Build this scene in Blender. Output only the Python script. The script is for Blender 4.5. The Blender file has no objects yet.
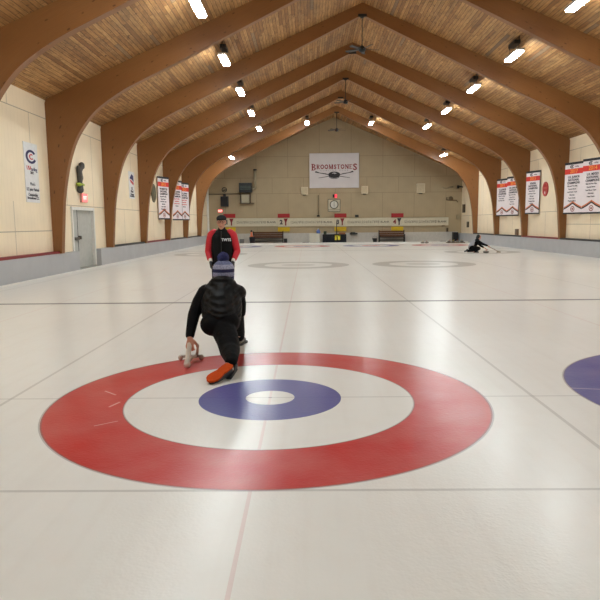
import bpy, bmesh, math, random
from math import sin, cos, pi, radians, sqrt, atan2
from mathutils import Vector, Matrix
random.seed(7)
SC = bpy.context.scene
COL = SC.collection

# ------------------------------------------------------------------ camera
CX, CD, CH, PITCH, YAW, ROLL, FPX = 0.3318, 5.0657, 1.4873, 0.12594, 0.013105, -0.009565, 604.44
cpos = Vector((CX, -CD, CH))
fw = Vector((-sin(YAW)*cos(PITCH), cos(YAW)*cos(PITCH), -sin(PITCH)))
rt0 = Vector((cos(YAW), sin(YAW), 0)); up0 = rt0.cross(fw)
rt = rt0*cos(ROLL) + up0*sin(ROLL); up = -rt0*sin(ROLL) + up0*cos(ROLL)
cam = bpy.data.cameras.new('camera'); co = bpy.data.objects.new('camera', cam); COL.objects.link(co)
R = Matrix((rt, up, -fw)).transposed()
co.matrix_world = Matrix.Translation(cpos) @ R.to_4x4()
cam.sensor_width = 36; cam.lens = FPX/600*36; cam.clip_end = 200; cam.clip_start = .05
SC.camera = co

def ray(x, y): return fw + rt*((x-300)/FPX) + up*((300-y)/FPX)
def PY(x, y, Y): d = ray(x, y); return cpos + d*((Y-cpos.y)/d.y)
def PX(x, y, X): d = ray(x, y); return cpos + d*((X-cpos.x)/d.x)
def PZ(x, y, z=0): d = ray(x, y); return cpos + d*((z-cpos.z)/d.z)

# ------------------------------------------------------------------ materials
def lin(c):
    return tuple(((v/255)/12.92 if v/255 <= .04045 else ((v/255+.055)/1.055)**2.4) for v in c)+(1,)
_m = {}
def mat(name, col, rough=.6, metal=0, spec=.5, noise=None, bump=None, emit=None, coat=0):
    """col in sRGB 0-255; noise=(scale, amount) value variation; bump=(scale, strength)"""
    if name in _m: return _m[name]
    m = bpy.data.materials.new(name); m.use_nodes = True; nt = m.node_tree
    b = nt.nodes['Principled BSDF']
    b.inputs['Base Color'].default_value = lin(col); b.inputs['Roughness'].default_value = rough
    b.inputs['Metallic'].default_value = metal; b.inputs['Specular IOR Level'].default_value = spec
    b.inputs['Coat Weight'].default_value = coat
    tc = nt.nodes.new('ShaderNodeTexCoord')
    sc, am = noise or (9, .06)
    n = nt.nodes.new('ShaderNodeTexNoise'); n.inputs['Scale'].default_value = sc; n.inputs['Detail'].default_value = 4
    nt.links.new(tc.outputs['Object'], n.inputs['Vector'])
    mr = nt.nodes.new('ShaderNodeMapRange'); mr.inputs[1].default_value = .3; mr.inputs[2].default_value = .7
    mr.inputs[3].default_value = 1-am; mr.inputs[4].default_value = 1+am
    nt.links.new(n.outputs[0], mr.inputs[0])
    hs = nt.nodes.new('ShaderNodeHueSaturation'); hs.inputs['Color'].default_value = lin(col)
    nt.links.new(mr.outputs[0], hs.inputs['Value']); nt.links.new(hs.outputs[0], b.inputs['Base Color'])
    if bump:
        n2 = nt.nodes.new('ShaderNodeTexNoise'); n2.inputs['Scale'].default_value = bump[0]
        nt.links.new(tc.outputs['Object'], n2.inputs['Vector'])
        bp = nt.nodes.new('ShaderNodeBump'); bp.inputs['Strength'].default_value = bump[1]; bp.inputs['Distance'].default_value = .02
        nt.links.new(n2.outputs[0], bp.inputs['Height']); nt.links.new(bp.outputs[0], b.inputs['Normal'])
    if emit:
        b.inputs['Emission Color'].default_value = lin(emit[0]); b.inputs['Emission Strength'].default_value = emit[1]
    _m[name] = m
    return m

class NT:
    """tiny node-maths helper"""
    def __init__(s, name):
        s.m = bpy.data.materials.new(name); s.m.use_nodes = True; s.t = s.m.node_tree; s.b = s.t.nodes['Principled BSDF']
        _m[name] = s.m
    def put(s, v, sock):
        if isinstance(v, (int, float)): sock.default_value = v
        elif isinstance(v, tuple): sock.default_value = v
        else: s.t.links.new(v, sock)
    def f(s, op, a, b=0, c=None):
        n = s.t.nodes.new('ShaderNodeMath'); n.operation = op
        s.put(a, n.inputs[0]); s.put(b, n.inputs[1])
        if c is not None: s.put(c, n.inputs[2])
        return n.outputs[0]
    def mix(s, fac, a, b, mode='MIX'):
        n = s.t.nodes.new('ShaderNodeMix'); n.data_type = 'RGBA'; n.blend_type = mode
        s.put(fac, n.inputs[0]); s.put(a, n.inputs[6]); s.put(b, n.inputs[7]); return n.outputs[2]
    def coords(s, which='Object'):
        n = s.t.nodes.new('ShaderNodeTexCoord'); sp = s.t.nodes.new('ShaderNodeSeparateXYZ')
        s.t.links.new(n.outputs[which], sp.inputs[0]); return n.outputs[which], sp.outputs
    def noise(s, vec, scale, detail=3, mapping=None, rough=.5):
        if mapping:
            mp = s.t.nodes.new('ShaderNodeMapping'); mp.inputs['Scale'].default_value = mapping
            s.t.links.new(vec, mp.inputs[0]); vec = mp.outputs[0]
        n = s.t.nodes.new('ShaderNodeTexNoise'); n.inputs['Scale'].default_value = scale; n.inputs['Detail'].default_value = detail
        n.inputs['Roughness'].default_value = rough
        s.t.links.new(vec, n.inputs['Vector']); return n.outputs[0]
    def comb(s, x, y, z):
        n = s.t.nodes.new('ShaderNodeCombineXYZ'); s.put(x, n.inputs[0]); s.put(y, n.inputs[1]); s.put(z, n.inputs[2]); return n.outputs[0]
    def rnd(s, vec):
        n = s.t.nodes.new('ShaderNodeTexWhiteNoise'); s.t.links.new(vec, n.inputs[0]); return n.outputs[0]
    def rng(s, v, a, b, c, d):
        n = s.t.nodes.new('ShaderNodeMapRange'); s.put(v, n.inputs[0])
        for i, q in enumerate((a, b, c, d)): n.inputs[i+1].default_value = q
        return n.outputs[0]
    def ramp(s, v, stops):
        n = s.t.nodes.new('ShaderNodeValToRGB'); s.put(v, n.inputs[0])
        e = n.color_ramp.elements
        while len(e) < len(stops): e.new(.5)
        for q, (p, c) in zip(e, stops): q.position = p; q.color = lin(c)
        return n.outputs[0]
    def bump(s, h, st, dist=.01):
        n = s.t.nodes.new('ShaderNodeBump'); n.inputs['Strength'].default_value = st; n.inputs['Distance'].default_value = dist
        s.put(h, n.inputs['Height']); s.t.links.new(n.outputs[0], s.b.inputs['Normal'])

SHEET = 4.5
def ice_material():
    k = NT('ice'); v, (X, Y, Z) = k.coords()[0], k.coords()[1]
    def inside(val, half): return k.f('LESS_THAN', k.f('ABSOLUTE', val), half)
    sx = k.f('DIVIDE', X, SHEET); sid = k.f('ROUND', sx)                # sheet number -1 .. 2
    u = k.f('SUBTRACT', X, k.f('MULTIPLY', sid, SHEET))
    yf = k.f('SUBTRACT', 17.375, k.f('ABSOLUTE', k.f('SUBTRACT', Y, 17.375)))   # 0 on each tee line
    d = k.f('SQRT', k.f('ADD', k.f('MULTIPLY', u, u), k.f('MULTIPLY', yf, yf)))
    outer = k.f('MULTIPLY', k.f('LESS_THAN', d, 1.83), k.f('GREATER_THAN', d, 1.22))
    inner = k.f('MULTIPLY', k.f('LESS_THAN', d, .61), k.f('GREATER_THAN', d, .21))
    blueout = k.f('GREATER_THAN', k.f('MODULO', k.f('ADD', k.f('ABSOLUTE', sid), .1), 2), .9)
    red = lin((194, 36, 36)); blue = lin((58, 60, 144))
    oc = k.mix(blueout, red, blue); ic = k.mix(blueout, blue, red)
    big = k.noise(v, .35, 4); sm = k.noise(v, 5, 4)
    base = k.mix(k.rng(big, .3, .7, 0, 1), lin((232, 230, 224)), lin((238, 237, 232)))
    base = k.mix(k.rng(sm, .45, .75, 0, .12), base, lin((222, 214, 204)))
    streak = k.noise(v, 1.5, 3, (6, .25, 1))
    base = k.mix(k.rng(streak, .5, .8, 0, .16), base, lin((212, 204, 196)))
    wear = k.rng(k.noise(v, 2.2, 5), .35, .75, .90, 1.0)
    oc = k.mix(wear, base, oc)
    # grey practice rings in mid sheet
    far = k.f('GREATER_THAN', k.f('ABSOLUTE', k.f('SUBTRACT', X, 2.25)), 4.5)
    my = k.f('SUBTRACT', Y, k.f('ADD', 16.75, k.f('MULTIPLY', far, 8.45)))
    md = k.f('SQRT', k.f('ADD', k.f('MULTIPLY', u, u), k.f('MULTIPLY', my, my)))
    g1 = k.f('MULTIPLY', k.f('LESS_THAN', md, 1.83), k.f('GREATER_THAN', md, 1.22))
    g2 = k.f('MULTIPLY', k.f('LESS_THAN', md, .61), .6)
    base = k.mix(k.f('MULTIPLY', k.f('MAXIMUM', g1, g2), .62), base, lin((150, 145, 135)))
    # lines
    cl = inside(u, .011); base = k.mix(k.f('MULTIPLY', cl, .24), base, lin((200, 120, 120)))
    dv = inside(k.f('SUBTRACT', k.f('ABSOLUTE', u), SHEET/2), .016); base = k.mix(k.f('MULTIPLY', dv, .34), base, lin((140, 132, 124)))
    tl = k.f('MAXIMUM', inside(yf, .012), inside(k.f('ADD', yf, 1.83), .014))
    base = k.mix(k.f('MULTIPLY', tl, .34), base, lin((130, 124, 120)))
    hg = inside(k.f('SUBTRACT', yf, 6.4), .075); base = k.mix(k.f('MULTIPLY', hg, .9), base, lin((52, 46, 46)))
    c = k.mix(outer, base, oc); c = k.mix(k.f('MULTIPLY', inner, .92), c, ic)
    edge = k.f('MAXIMUM', inside(k.f('SUBTRACT', d, 1.83), .012), inside(k.f('SUBTRACT', d, 1.22), .008))
    c = k.mix(k.f('MULTIPLY', edge, .5), c, lin((120, 100, 100)))
    c = k.mix(k.f('MULTIPLY', k.f('LESS_THAN', d, .018), .6), c, lin((110, 100, 100)))
    # old pale scratches left in the paint of the near house, a pale dash on the next house, and a short courtesy line
    def dash(px1, px2, w, amt, colr, c):
        a, b = PZ(*px1), PZ(*px2); dx, dy = (b-a).x, (b-a).y; L = sqrt(dx*dx+dy*dy); ux, uy = dx/L, dy/L
        mx, my2 = (a.x+b.x)/2, (a.y+b.y)/2
        rx = k.f('SUBTRACT', X, mx); ry = k.f('SUBTRACT', Y, my2)
        al = k.f('ADD', k.f('MULTIPLY', rx, ux), k.f('MULTIPLY', ry, uy))
        ac = k.f('SUBTRACT', k.f('MULTIPLY', ry, ux), k.f('MULTIPLY', rx, uy))
        return k.mix(k.f('MULTIPLY', k.f('MULTIPLY', inside(al, L/2), inside(ac, w)), amt), c, lin(colr))
    for a_, b_, w_ in (((105, 391), (116, 395), .008), ((109, 407), (120, 402), .01), ((94, 426), (118, 421), .007), ((570, 388), (620, 390), .008)):
        c = dash(a_, b_, w_, .55, (235, 225, 225), c)
    c = dash((131, 290.2), (153, 289.8), .03, .35, (170, 120, 110), c)
    k.put(c, k.b.inputs['Base Color'])
    k.b.inputs['Roughness'].default_value = .28
    k.b.inputs['IOR'].default_value = 1.31; k.b.inputs['Specular IOR Level'].default_value = .42
    vo = k.t.nodes.new('ShaderNodeTexVoronoi'); vo.inputs['Scale'].default_value = 60; k.t.links.new(v, vo.inputs['Vector'])
    h = k.f('ADD', k.f('MULTIPLY', vo.outputs['Distance'], .5), k.noise(v, 30, 2))
    k.bump(h, .30, .004)
    k.b.inputs['Coat Weight'].default_value = .3; k.b.inputs['Coat Roughness'].default_value = .23; k.b.inputs['Coat IOR'].default_value = 1.31
    return k.m

def wall_material(name, along, panel=1.22, zs=(2.55, 4.85), base=(246, 228, 198), cut=None):
    """painted sheet panels with fine grooves; along = 0 for X, 1 for Y"""
    k = NT(name); v, P = k.coords(); A = P[along]; Z = P[2]
    def seam(val, step, w, off=0):
        q = k.f('ABSOLUTE', k.f('SUBTRACT', k.f('MODULO', k.f('ADD', val, 200+off), step), step/2)); return k.f('LESS_THAN', q, w)
    row = k.f('ADD', k.f('GREATER_THAN', Z, zs[0]), k.f('GREATER_THAN', Z, zs[1]))
    a2 = k.f('ADD', A, k.f('MULTIPLY', row, .61*2))
    s1 = seam(a2, panel*2, .012); s2 = seam(A, .203, .006)
    low = zs[0] if cut is None else k.f('SUBTRACT', zs[0], k.f('MULTIPLY', k.f('LESS_THAN', A, cut), zs[0]-1.34))
    s3 = k.f('LESS_THAN', k.f('ABSOLUTE', k.f('SUBTRACT', Z, low)), .013)
    for z in zs[1:]: s3 = k.f('MAXIMUM', s3, k.f('LESS_THAN', k.f('ABSOLUTE', k.f('SUBTRACT', Z, z)), .013))
    pid = k.rnd(k.comb(k.f('FLOOR', k.f('DIVIDE', k.f('ADD', a2, 200+panel), panel*2)), row, 1))
    n = k.noise(v, 1.3, 4)
    c = k.mix(k.rng(n, .3, .7, 0, 1), lin(base), lin(tuple(int(q*.965) for q in base)))
    c = k.mix(k.f('MULTIPLY', pid, .12), c, lin(tuple(int(q*.86) for q in base)))
    c = k.mix(k.f('MULTIPLY', s2, .10), c, lin((110, 92, 66)))
    c = k.mix(k.f('MULTIPLY', k.f('MAXIMUM', s1, s3), .55), c, lin((96, 80, 58)))
    k.put(c, k.b.inputs['Base Color']); k.b.inputs['Roughness'].default_value = .55
    k.bump(k.f('SUBTRACT', 1, k.f('MAXIMUM', s2, s1)), .3, .004)
    return k.m

def plank_material():
    k = NT('ceiling_planks'); v, P = k.coords(); X, Y = P[0], P[1]
    pw = .105
    r = k.f('FLOOR', k.f('DIVIDE', k.f('ADD', X, 100), pw))
    off = k.f('MULTIPLY', k.rnd(k.comb(r, 3, 1)), 9)
    seg = k.f('FLOOR', k.f('DIVIDE', k.f('ADD', k.f('ADD', Y, 100), off), 2.44))
    id_ = k.rnd(k.comb(r, seg, 5)); id2 = k.rnd(k.comb(r, seg, 11))
    c = k.ramp(id_, [(0, (150, 104, 60)), (.3, (180, 132, 80)), (.6, (194, 146, 90)), (.85, (208, 162, 104)), (1, (170, 130, 86))])
    gr = k.noise(v, 5, 5, (9, .5, 9), .6)
    c = k.mix(k.rng(gr, .35, .72, 0, .75), c, lin((104, 68, 36)))
    md_ = k.noise(v, 2.6, 4, (2.2, .7, 1), .7); c = k.mix(k.rng(md_, .5, .72, 0, .5), c, lin((90, 60, 34)))
    st = k.noise(v, .8, 4, (1.4, .5, 1)); c = k.mix(k.rng(st, .54, .75, 0, .6), c, lin((110, 84, 60)))
    c = k.mix(k.f('MULTIPLY', k.f('GREATER_THAN', id2, .975), .6), c, lin((116, 104, 90)))
    fr = k.f('FRACT', k.f('DIVIDE', k.f('ADD', X, 100), pw)); gap = k.f('LESS_THAN', fr, .12)
    fy = k.f('FRACT', k.f('DIVIDE', k.f('ADD', k.f('ADD', Y, 100), off), 2.44)); g2 = k.f('LESS_THAN', fy, .006)
    kn = k.noise(v, 7, 2, (1.3, .8, 1)); c = k.mix(k.rng(kn, .66, .72, 0, .7), c, lin((70, 44, 24)))
    g = k.f('MAXIMUM', gap, g2); c = k.mix(k.f('MULTIPLY', g, .75), c, lin((52, 34, 20)))
    k.put(c, k.b.inputs['Base Color']); k.b.inputs['Roughness'].default_value = .6
    k.bump(k.f('SUBTRACT', 1, g), .5, .01)
    return k.m

def glulam_material():
    k = NT('glulam_timber'); v, P = k.coords('UV'); U, V = P[0], P[1]
    lam = k.f('FLOOR', k.f('DIVIDE', V, .038)); seg = k.f('FLOOR', k.f('DIVIDE', k.f('ADD', U, k.f('MULTIPLY', lam, 1.37)), 3.1))
    id_ = k.rnd(k.comb(lam, seg, 2))
    g = k.noise(v, 3, 5, (.5, 22, 1), .6)
    c = k.mix(g, lin((120, 78, 40)), lin((152, 104, 58)))
    c = k.mix(k.f('MULTIPLY', id_, .35), c, lin((138, 88, 48)))
    fr = k.f('FRACT', k.f('DIVIDE', V, .038)); c = k.mix(k.f('MULTIPLY', k.f('LESS_THAN', fr, .07), .3), c, lin((100, 62, 32)))
    kn = k.noise(v, 5, 1, (.9, 2.2, 1)); c = k.mix(k.rng(kn, .70, .74, 0, .75), c, lin((70, 38, 18)))
    big = k.noise(v, .7, 3); c = k.mix(k.rng(big, .35, .7, 0, .3), c, lin((120, 74, 38)))
    k.put(c, k.b.inputs['Base Color']); k.b.inputs['Roughness'].default_value = .42
    return k.m

def stripe_hat():
    k = NT('striped_knit'); v, P = k.coords()
    Z = P[2]
    c = k.ramp(k.rng(Z, 0, .27, 0, 1), [(0, (150, 152, 176)), (.22, (52, 52, 96)), (.34, (150, 154, 184)), (.52, (40, 42, 84)), (.66, (168, 172, 196)), (.84, (110, 116, 150))])
    k.t.nodes[-1].color_ramp.interpolation = 'CONSTANT'
    n = k.noise(v, 70, 2); c = k.mix(k.rng(n, .35, .65, 0, .35), c, lin((30, 30, 60)))
    k.put(c, k.b.inputs['Base Color']); k.b.inputs['Roughness'].default_value = .9; k.bump(n, .6, .01)
    return k.m

def quilt_material():
    k = NT('quilted_black_nylon'); v, P = k.coords()
    n = k.noise(v, 6, 3, (.6, 1, 1)); w = k.f('SINE', k.f('MULTIPLY', k.f('ADD', k.f('ADD', P[2], k.f('MULTIPLY', P[1], -.5)), k.f('MULTIPLY', n, .05)), 120))
    k.b.inputs['Base Color'].default_value = lin((9, 9, 11)); k.b.inputs['Specular IOR Level'].default_value = .2; k.b.inputs['Roughness'].default_value = .5
    k.bump(k.f('ADD', w, k.f('MULTIPLY', n, 3)), .45, .010)
    return k.m

ICE = ice_material(); PLANK = plank_material(); GLU = glulam_material(); HATM = stripe_hat(); QUILT = quilt_material()
W_LEFT = wall_material('cream_wall_panels', 1, zs=(2.15, 4.65), cut=13.4); W_RIGHT = wall_material('cream_wall_panels_b', 1, zs=(1.95, 4.65), cut=23.2)
W_END = wall_material('cream_end_wall_panels', 0, panel=1.22, zs=(3.8, 5.0, 6.6), base=(174, 156, 124))
BOARD = mat('grey_board', (176, 176, 178), .5, noise=(2, .05))
WHITE = mat('white_paint', (222, 220, 214), .5)
BLACK = mat('black_plastic', (22, 22, 24), .45)
DARK = mat('dark_metal', (48, 46, 44), .5, .3)

# ------------------------------------------------------------------ mesh helpers
def link(name, me, m, parent=None, smooth=False):
    o = bpy.data.objects.new(name, me); COL.objects.link(o)
    if m is not None: me.materials.append(m)
    if smooth: me.polygons.foreach_set('use_smooth', [True]*len(me.polygons))
    if parent is not None: o.parent = parent
    return o
def fin(name, bm, m, parent=None, smooth=False, bevel=0):
    if bevel:
        bmesh.ops.bevel(bm, geom=[e for e in bm.edges if len(e.link_faces) == 2 and e.calc_face_angle(0) > .6], offset=bevel, segments=2, affect='EDGES', clamp_overlap=True)
    bmesh.ops.recalc_face_normals(bm, faces=bm.faces[:])
    me = bpy.data.meshes.new(name); bm.to_mesh(me); bm.free()
    return link(name, me, m, parent, smooth)
def box(bm, x0, x1, y0, y1, z0, z1):
    vs = [bm.verts.new((x, y, z)) for x in (x0, x1) for y in (y0, y1) for z in (z0, z1)]
    for f in ((0, 1, 3, 2), (4, 6, 7, 5), (0, 4, 5, 1), (2, 3, 7, 6), (0, 2, 6, 4), (1, 5, 7, 3)): bm.faces.new([vs[i] for i in f])
    return vs
def boxes(name, m, lst, parent=None, bevel=0):
    bm = bmesh.new()
    for b in lst: box(bm, *b)
    return fin(name, bm, m, parent, bevel=bevel)
def frame_of(d):
    d = d.normalized(); a = Vector((0, 0, 1)) if abs(d.z) < .9 else Vector((1, 0, 0))
    x = a.cross(d).normalized(); return x, d.cross(x)
def tube(bm, pts, r, n=10, caps=True):
    pts = [Vector(p) for p in pts]; rs = r if isinstance(r, (list, tuple)) else [r]*len(pts); rings = []
    for i, p in enumerate(pts):
        d = (pts[min(i+1, len(pts)-1)]-pts[max(i-1, 0)]); x, y = frame_of(d)
        rings.append([bm.verts.new(p+(x*cos(2*pi*j/n)+y*sin(2*pi*j/n))*rs[i]) for j in range(n)])
    for a, b in zip(rings, rings[1:]):
        for j in range(n): bm.faces.new((a[j], a[(j+1) % n], b[(j+1) % n], b[j]))
    if caps: bm.faces.new(rings[0][::-1]); bm.faces.new(rings[-1])
def tubes(name, m, lst, parent=None, n=10, smooth=True):
    bm = bmesh.new()
    for pts, r in lst: tube(bm, pts, r, n)
    return fin(name, bm, m, parent, smooth)
def lathe(bm, prof, n=32, c=(0, 0, 0)):
    rings = []
    for r, z in prof:
        rings.append([bm.verts.new((c[0]+r*cos(2*pi*j/n), c[1]+r*sin(2*pi*j/n), c[2]+z)) for j in range(n)])
    for a, b in zip(rings, rings[1:]):
        for j in range(n): bm.faces.new((a[j], a[(j+1) % n], b[(j+1) % n], b[j]))
    bm.faces.new(rings[0][::-1]); bm.faces.new(rings[-1])
def prism(bm, pts, y0, y1, plane='xz'):
    """extrude outline (a,b) between y0 and y1"""
    def V(a, b, t): return {'xz': (a, t, b), 'xy': (a, b, t), 'yz': (t, a, b)}[plane]
    A = [bm.verts.new(V(a, b, y0)) for a, b in pts]; B = [bm.verts.new(V(a, b, y1)) for a, b in pts]
    bm.faces.new(A); bm.faces.new(B[::-1])
    for i in range(len(pts)): bm.faces.new((A[i], B[i], B[(i+1) % len(pts)], A[(i+1) % len(pts)]))
def ringprism(bm, r0, r1, y0, y1, c=(0, 0), a0=0, a1=2*pi, n=32, sx=1):
    """annular sector in the xz plane"""
    full = abs(a1-a0-2*pi) < 1e-6; N = n if full else n+1
    g = []
    for i in range(N):
        a = a0+(a1-a0)*i/n
        g.append([bm.verts.new((c[0]+r*cos(a)*sx, y, c[1]+r*sin(a))) for r, y in ((r0, y0), (r1, y0), (r1, y1), (r0, y1))])
    for i in range(n):
        a, b = g[i], g[(i+1) % N]
        for j in range(4): bm.faces.new((a[j], a[(j+1) % 4], b[(j+1) % 4], b[j]))
    if not full: bm.faces.new(g[0]); bm.faces.new(g[-1][::-1])
def disc(bm, r, y0, y1, c=(0, 0), n=32, sx=1): prism(bm, [(c[0]+r*sx*cos(2*pi*i/n), c[1]+r*sin(2*pi*i/n)) for i in range(n)], y0, y1)

def thing(name, loc, label, cat, group=None, rz=0):
    o = bpy.data.objects.new(name, None); COL.objects.link(o); o.location = loc; o.rotation_euler = (0, 0, rz)
    o.empty_display_size = .2
    return tag(o, label, cat, group)
def tag(o, label, cat, group=None):
    o['label'] = label; o['category'] = cat
    if group: o['group'] = group
    return o
def struct(o): o['kind'] = 'structure'; return o
def copy_tree(o, parent=None):
    c = o.copy(); COL.objects.link(c)
    if parent is not None: c.parent = parent
    for ch in list(o.children): copy_tree(ch, c)
    return c
_txt = {}
def text_mesh(s, size, extr=.003, bold=0, width=None):
    cu = bpy.data.curves.new('t', 'FONT'); cu.body = s; cu.size = size; cu.extrude = extr; cu.align_x = 'CENTER'; cu.align_y = 'CENTER'; cu.offset = bold
    cu.resolution_u = 3
    o = bpy.data.objects.new('t', cu); COL.objects.link(o)
    dg = bpy.context.evaluated_depsgraph_get(); me = bpy.data.meshes.new_from_object(o.evaluated_get(dg))
    bpy.data.objects.remove(o); bpy.data.curves.remove(cu)
    if width and len(me.vertices):
        xs = [v.co.x for v in me.vertices]; w = max(xs)-min(xs); f = width/w
        for v in me.vertices: v.co.x *= f
    for v in me.vertices: v.co = Vector((v.co.x, -v.co.z, v.co.y))      # stands in xz, faces -y
    return me
def text(name, s, size, x, z, y, m, parent, bold=0, width=None, extr=.003):
    me = text_mesh(s, size, extr, bold, width); me.materials.clear()
    for v in me.vertices: v.co += Vector((x, y, z))
    return link(name, me, m, parent)

# ------------------------------------------------------------------ the shell
XL, XR, XM, YB, YF, EAVE, RIDGE = -7.45, 12.29, 2.42, -9.0, 42.4, 5.2, 9.5
struct(boxes('floor', ICE, [(XL-.3, XR+.3, YB-.3, YF+.3, -.2, 0)]))
# side walls (the door stands in a real opening)
dn = PX(72, 240, XL).y; df = PX(94.5, 240, XL).y; dtop = PX(84, 207.5, XL).z
struct(boxes('wall_left', W_LEFT, [(XL-.3, XL, YB, dn, 0, 5.25), (XL-.3, XL, df, YF, 0, 5.25), (XL-.3, XL, dn, df, dtop, 5.25)]))
struct(boxes('wall_right', W_RIGHT, [(XR, XR+.3, YB, YF, 0, 5.25)]))
for nm, y0, y1 in (('wall_far', YF, YF+.3), ('wall_back', YB-.3, YB)):
    bm = bmesh.new(); prism(bm, [(XL-.3, 0), (XR+.3, 0), (XR+.3, EAVE), (XM, RIDGE+.02), (XL-.3, EAVE)], y0, y1); struct(fin(nm, bm, W_END))
bm = bmesh.new()
sl = (RIDGE-EAVE)/(XM-XL)
prism(bm, [(XL-.4, EAVE-.4*sl), (XM, RIDGE), (XR+.4, EAVE-.4*sl), (XR+.4, EAVE+.3), (XM, RIDGE+.35), (XL-.4, EAVE+.3)], YB-.3, YF+.3)
struct(fin('ceiling', bm, PLANK))
# rink boards
bt = .64
g0 = PX(80, 262, XL+.2).y; g1 = PX(101.5, 258, XL+.2).y
struct(boxes('baseboard_left', BOARD, [(XL, XL+.2, YB, g0, 0, bt), (XL, XL+.2, g1, YF, 0, bt)]))
struct(boxes('baseboard_right', BOARD, [(XR-.28, XR, YB, YF, 0, bt)]))
struct(boxes('baseboard_far', mat('white_board', (190, 186, 178), .5), [(XL+.2, XR-.28, YF-.12, YF, 0, .74)]))
struct(boxes('trim_1', mat('gate_step', (150, 150, 142), .6), [(XL-.05, XL+.16, g0, g1, 0, .06)]))
struct(boxes('trim_2', WHITE, [(XL+.2, XL+.27, YB, YF-.4, 0, .03)]))
struct(boxes('trim_3', WHITE, [(XL+.3, XR-.35, 38.9, 39.0, 0, .1)]))
struct(boxes('trim_4', WHITE, [(XL+.02, XL+.16, YF-.25, YF-.11, .64, 4.2)]))
REDP = mat('dark_red_paint', (122, 24, 30), .5); NAVY = mat('black_ledge_paint', (26, 26, 34), .5)
arch_y = [8.5, 13.4, 18.3, 23.2, 28.1, 33.0, 37.85]
AT = .22
n_ = 5
def ledge(x0, x1, ya, yb, m):
    global n_
    struct(boxes('trim_%d' % n_, m, [(x0, x1, ya, yb, bt, bt+.07)])); n_ += 1
for i, (a, b) in enumerate(zip(arch_y, arch_y[1:]+[YF-.2])):
    lm = [REDP, None, NAVY, REDP, NAVY, NAVY, None][i]
    if lm: ledge(XL, XL+.2, a+AT, b, lm)
    rm = [NAVY, NAVY, NAVY, REDP, NAVY, NAVY, None][i]
    if rm: ledge(XR-.28, XR, a+AT, b, rm)

# door in the left wall
dr = boxes('door_1', WHITE, [(XL-.15, XL+.05, dn, dn+.1, 0, dtop), (XL-.15, XL+.05, df-.1, df, 0, dtop), (XL-.15, XL+.05, dn+.1, df-.1, dtop-.1, dtop)]); struct(dr)
LEAF = mat('grey_door_paint', (178, 178, 172), .5)
split = PX(80, 240, XL).y
for a, b in ((dn+.1, split-.012), (split+.012, df-.1)):
    l = boxes('door_leaf', LEAF, [(XL-.11, XL-.06, a, b, .02, dtop-.1)], dr)
boxes('push_bar', mat('dull_steel', (120, 116, 110), .4, .8), [(XL-.06, XL+.01, split-.42, split-.02, 1.0, 1.1), (XL-.06, XL+.03, split+.02, split+.12, 1.02, 1.14)], dr, bevel=.01)
boxes('door_seal', BLACK, [(XL-.09, XL-.055, split-.012, split+.012, .02, dtop-.1)], dr)

# ------------------------------------------------------------------ laminated arches
soff = [(-7.19, .64), (-7.17, .9), (-7.12, 1.5), (-7.05, 2.26), (-6.93, 2.95), (-6.79, 3.5), (-6.59, 4.02), (-6.31, 4.46), (-5.97, 4.85), (-5.58, 5.15), (-5.1, 5.45), (-4.6, 5.70), (-3.76, 6.09), (-2.77, 6.56), (-1.0, 7.42), (.8, 8.29), (XM, 9.08)]
# catmull-rom smoothing
def smooth_line(P, n=4):
    o = []
    for i in range(len(P)-1):
        p0, p1, p2, p3 = P[max(i-1, 0)], P[i], P[i+1], P[min(i+2, len(P)-1)]
        for k in range(n):
            t = k/n
            o.append(tuple(.5*((2*p1[j])+(-p0[j]+p2[j])*t+(2*p0[j]-5*p1[j]+4*p2[j]-p3[j])*t*t+(-p0[j]+3*p1[j]-3*p2[j]+p3[j])*t**3) for j in (0, 1)))
    return o+[P[-1]]
S = smooth_line(soff)
def outer_pt(s):
    # straight up the wall and along the underside of the roof, matched to the soffit station
    x, z = s
    if z <= 3.3: return (XL, z)
    if z < 5.45:
        # sweep around the haunch corner
        t = (z-3.3)/(5.45-3.3)
        if t < .62: return (XL, 3.3+(EAVE-3.3)*t/.62)
        u = (t-.62)/.38; X = XL+(x-.35-XL)*u; return (X, EAVE+sl*(X-XL))
    X = x-.35*max(0, (XM-x)/(XM+5.1)); X = min(X, XM)
    return (X, EAVE+sl*(X-XL))
def half_arch_mesh(sign):
    bm = bmesh.new(); uv = bm.loops.layers.uv.new('UVMap'); st = []; L = 0; prev = None
    for s in S:
        o = outer_pt(s)
        if prev: L += (Vector(s)-Vector(prev)).length
        prev = s; dep = (Vector(s)-Vector(o)).length
        if sign > 0: s2, o2 = (2*XM-s[0], s[1]), (2*XM-o[0], o[1])
        else: s2, o2 = s, o
        q = [bm.verts.new((s2[0], -0., s2[1])), bm.verts.new((s2[0], AT, s2[1])), bm.verts.new((o2[0], AT, o2[1])), bm.verts.new((o2[0], 0, o2[1]))]
        st.append((q, L, dep))
    for (a, la, da), (b, lb, db) in zip(st, st[1:]):
        for j in range(4):
            f = bm.faces.new((a[j], a[(j+1) % 4], b[(j+1) % 4], b[j]))
            vv = {0: (0, .22), 1: (0, None), 2: (0, .22), 3: (None, 0)}[j]
            def val(q, d, idx):
                if j in (0, 2): return 3+(.22 if idx else 0)
                if j == 1: return d if idx else 0
                return 0 if idx else d
            for lp, (ll, dd, idx) in zip(f.loops, ((la, da, 0), (la, da, 1), (lb, db, 1), (lb, db, 0))): lp[uv].uv = (ll, val(0, dd, idx))
    bm.faces.new(st[0][0][::-1]); bm.faces.new(st[-1][0])
    bmesh.ops.recalc_face_normals(bm, faces=bm.faces[:])
    me = bpy.data.meshes.new('half_arch'); bm.to_mesh(me); bm.free(); return me
hl, hr = half_arch_mesh(-1), half_arch_mesh(1)
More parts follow.
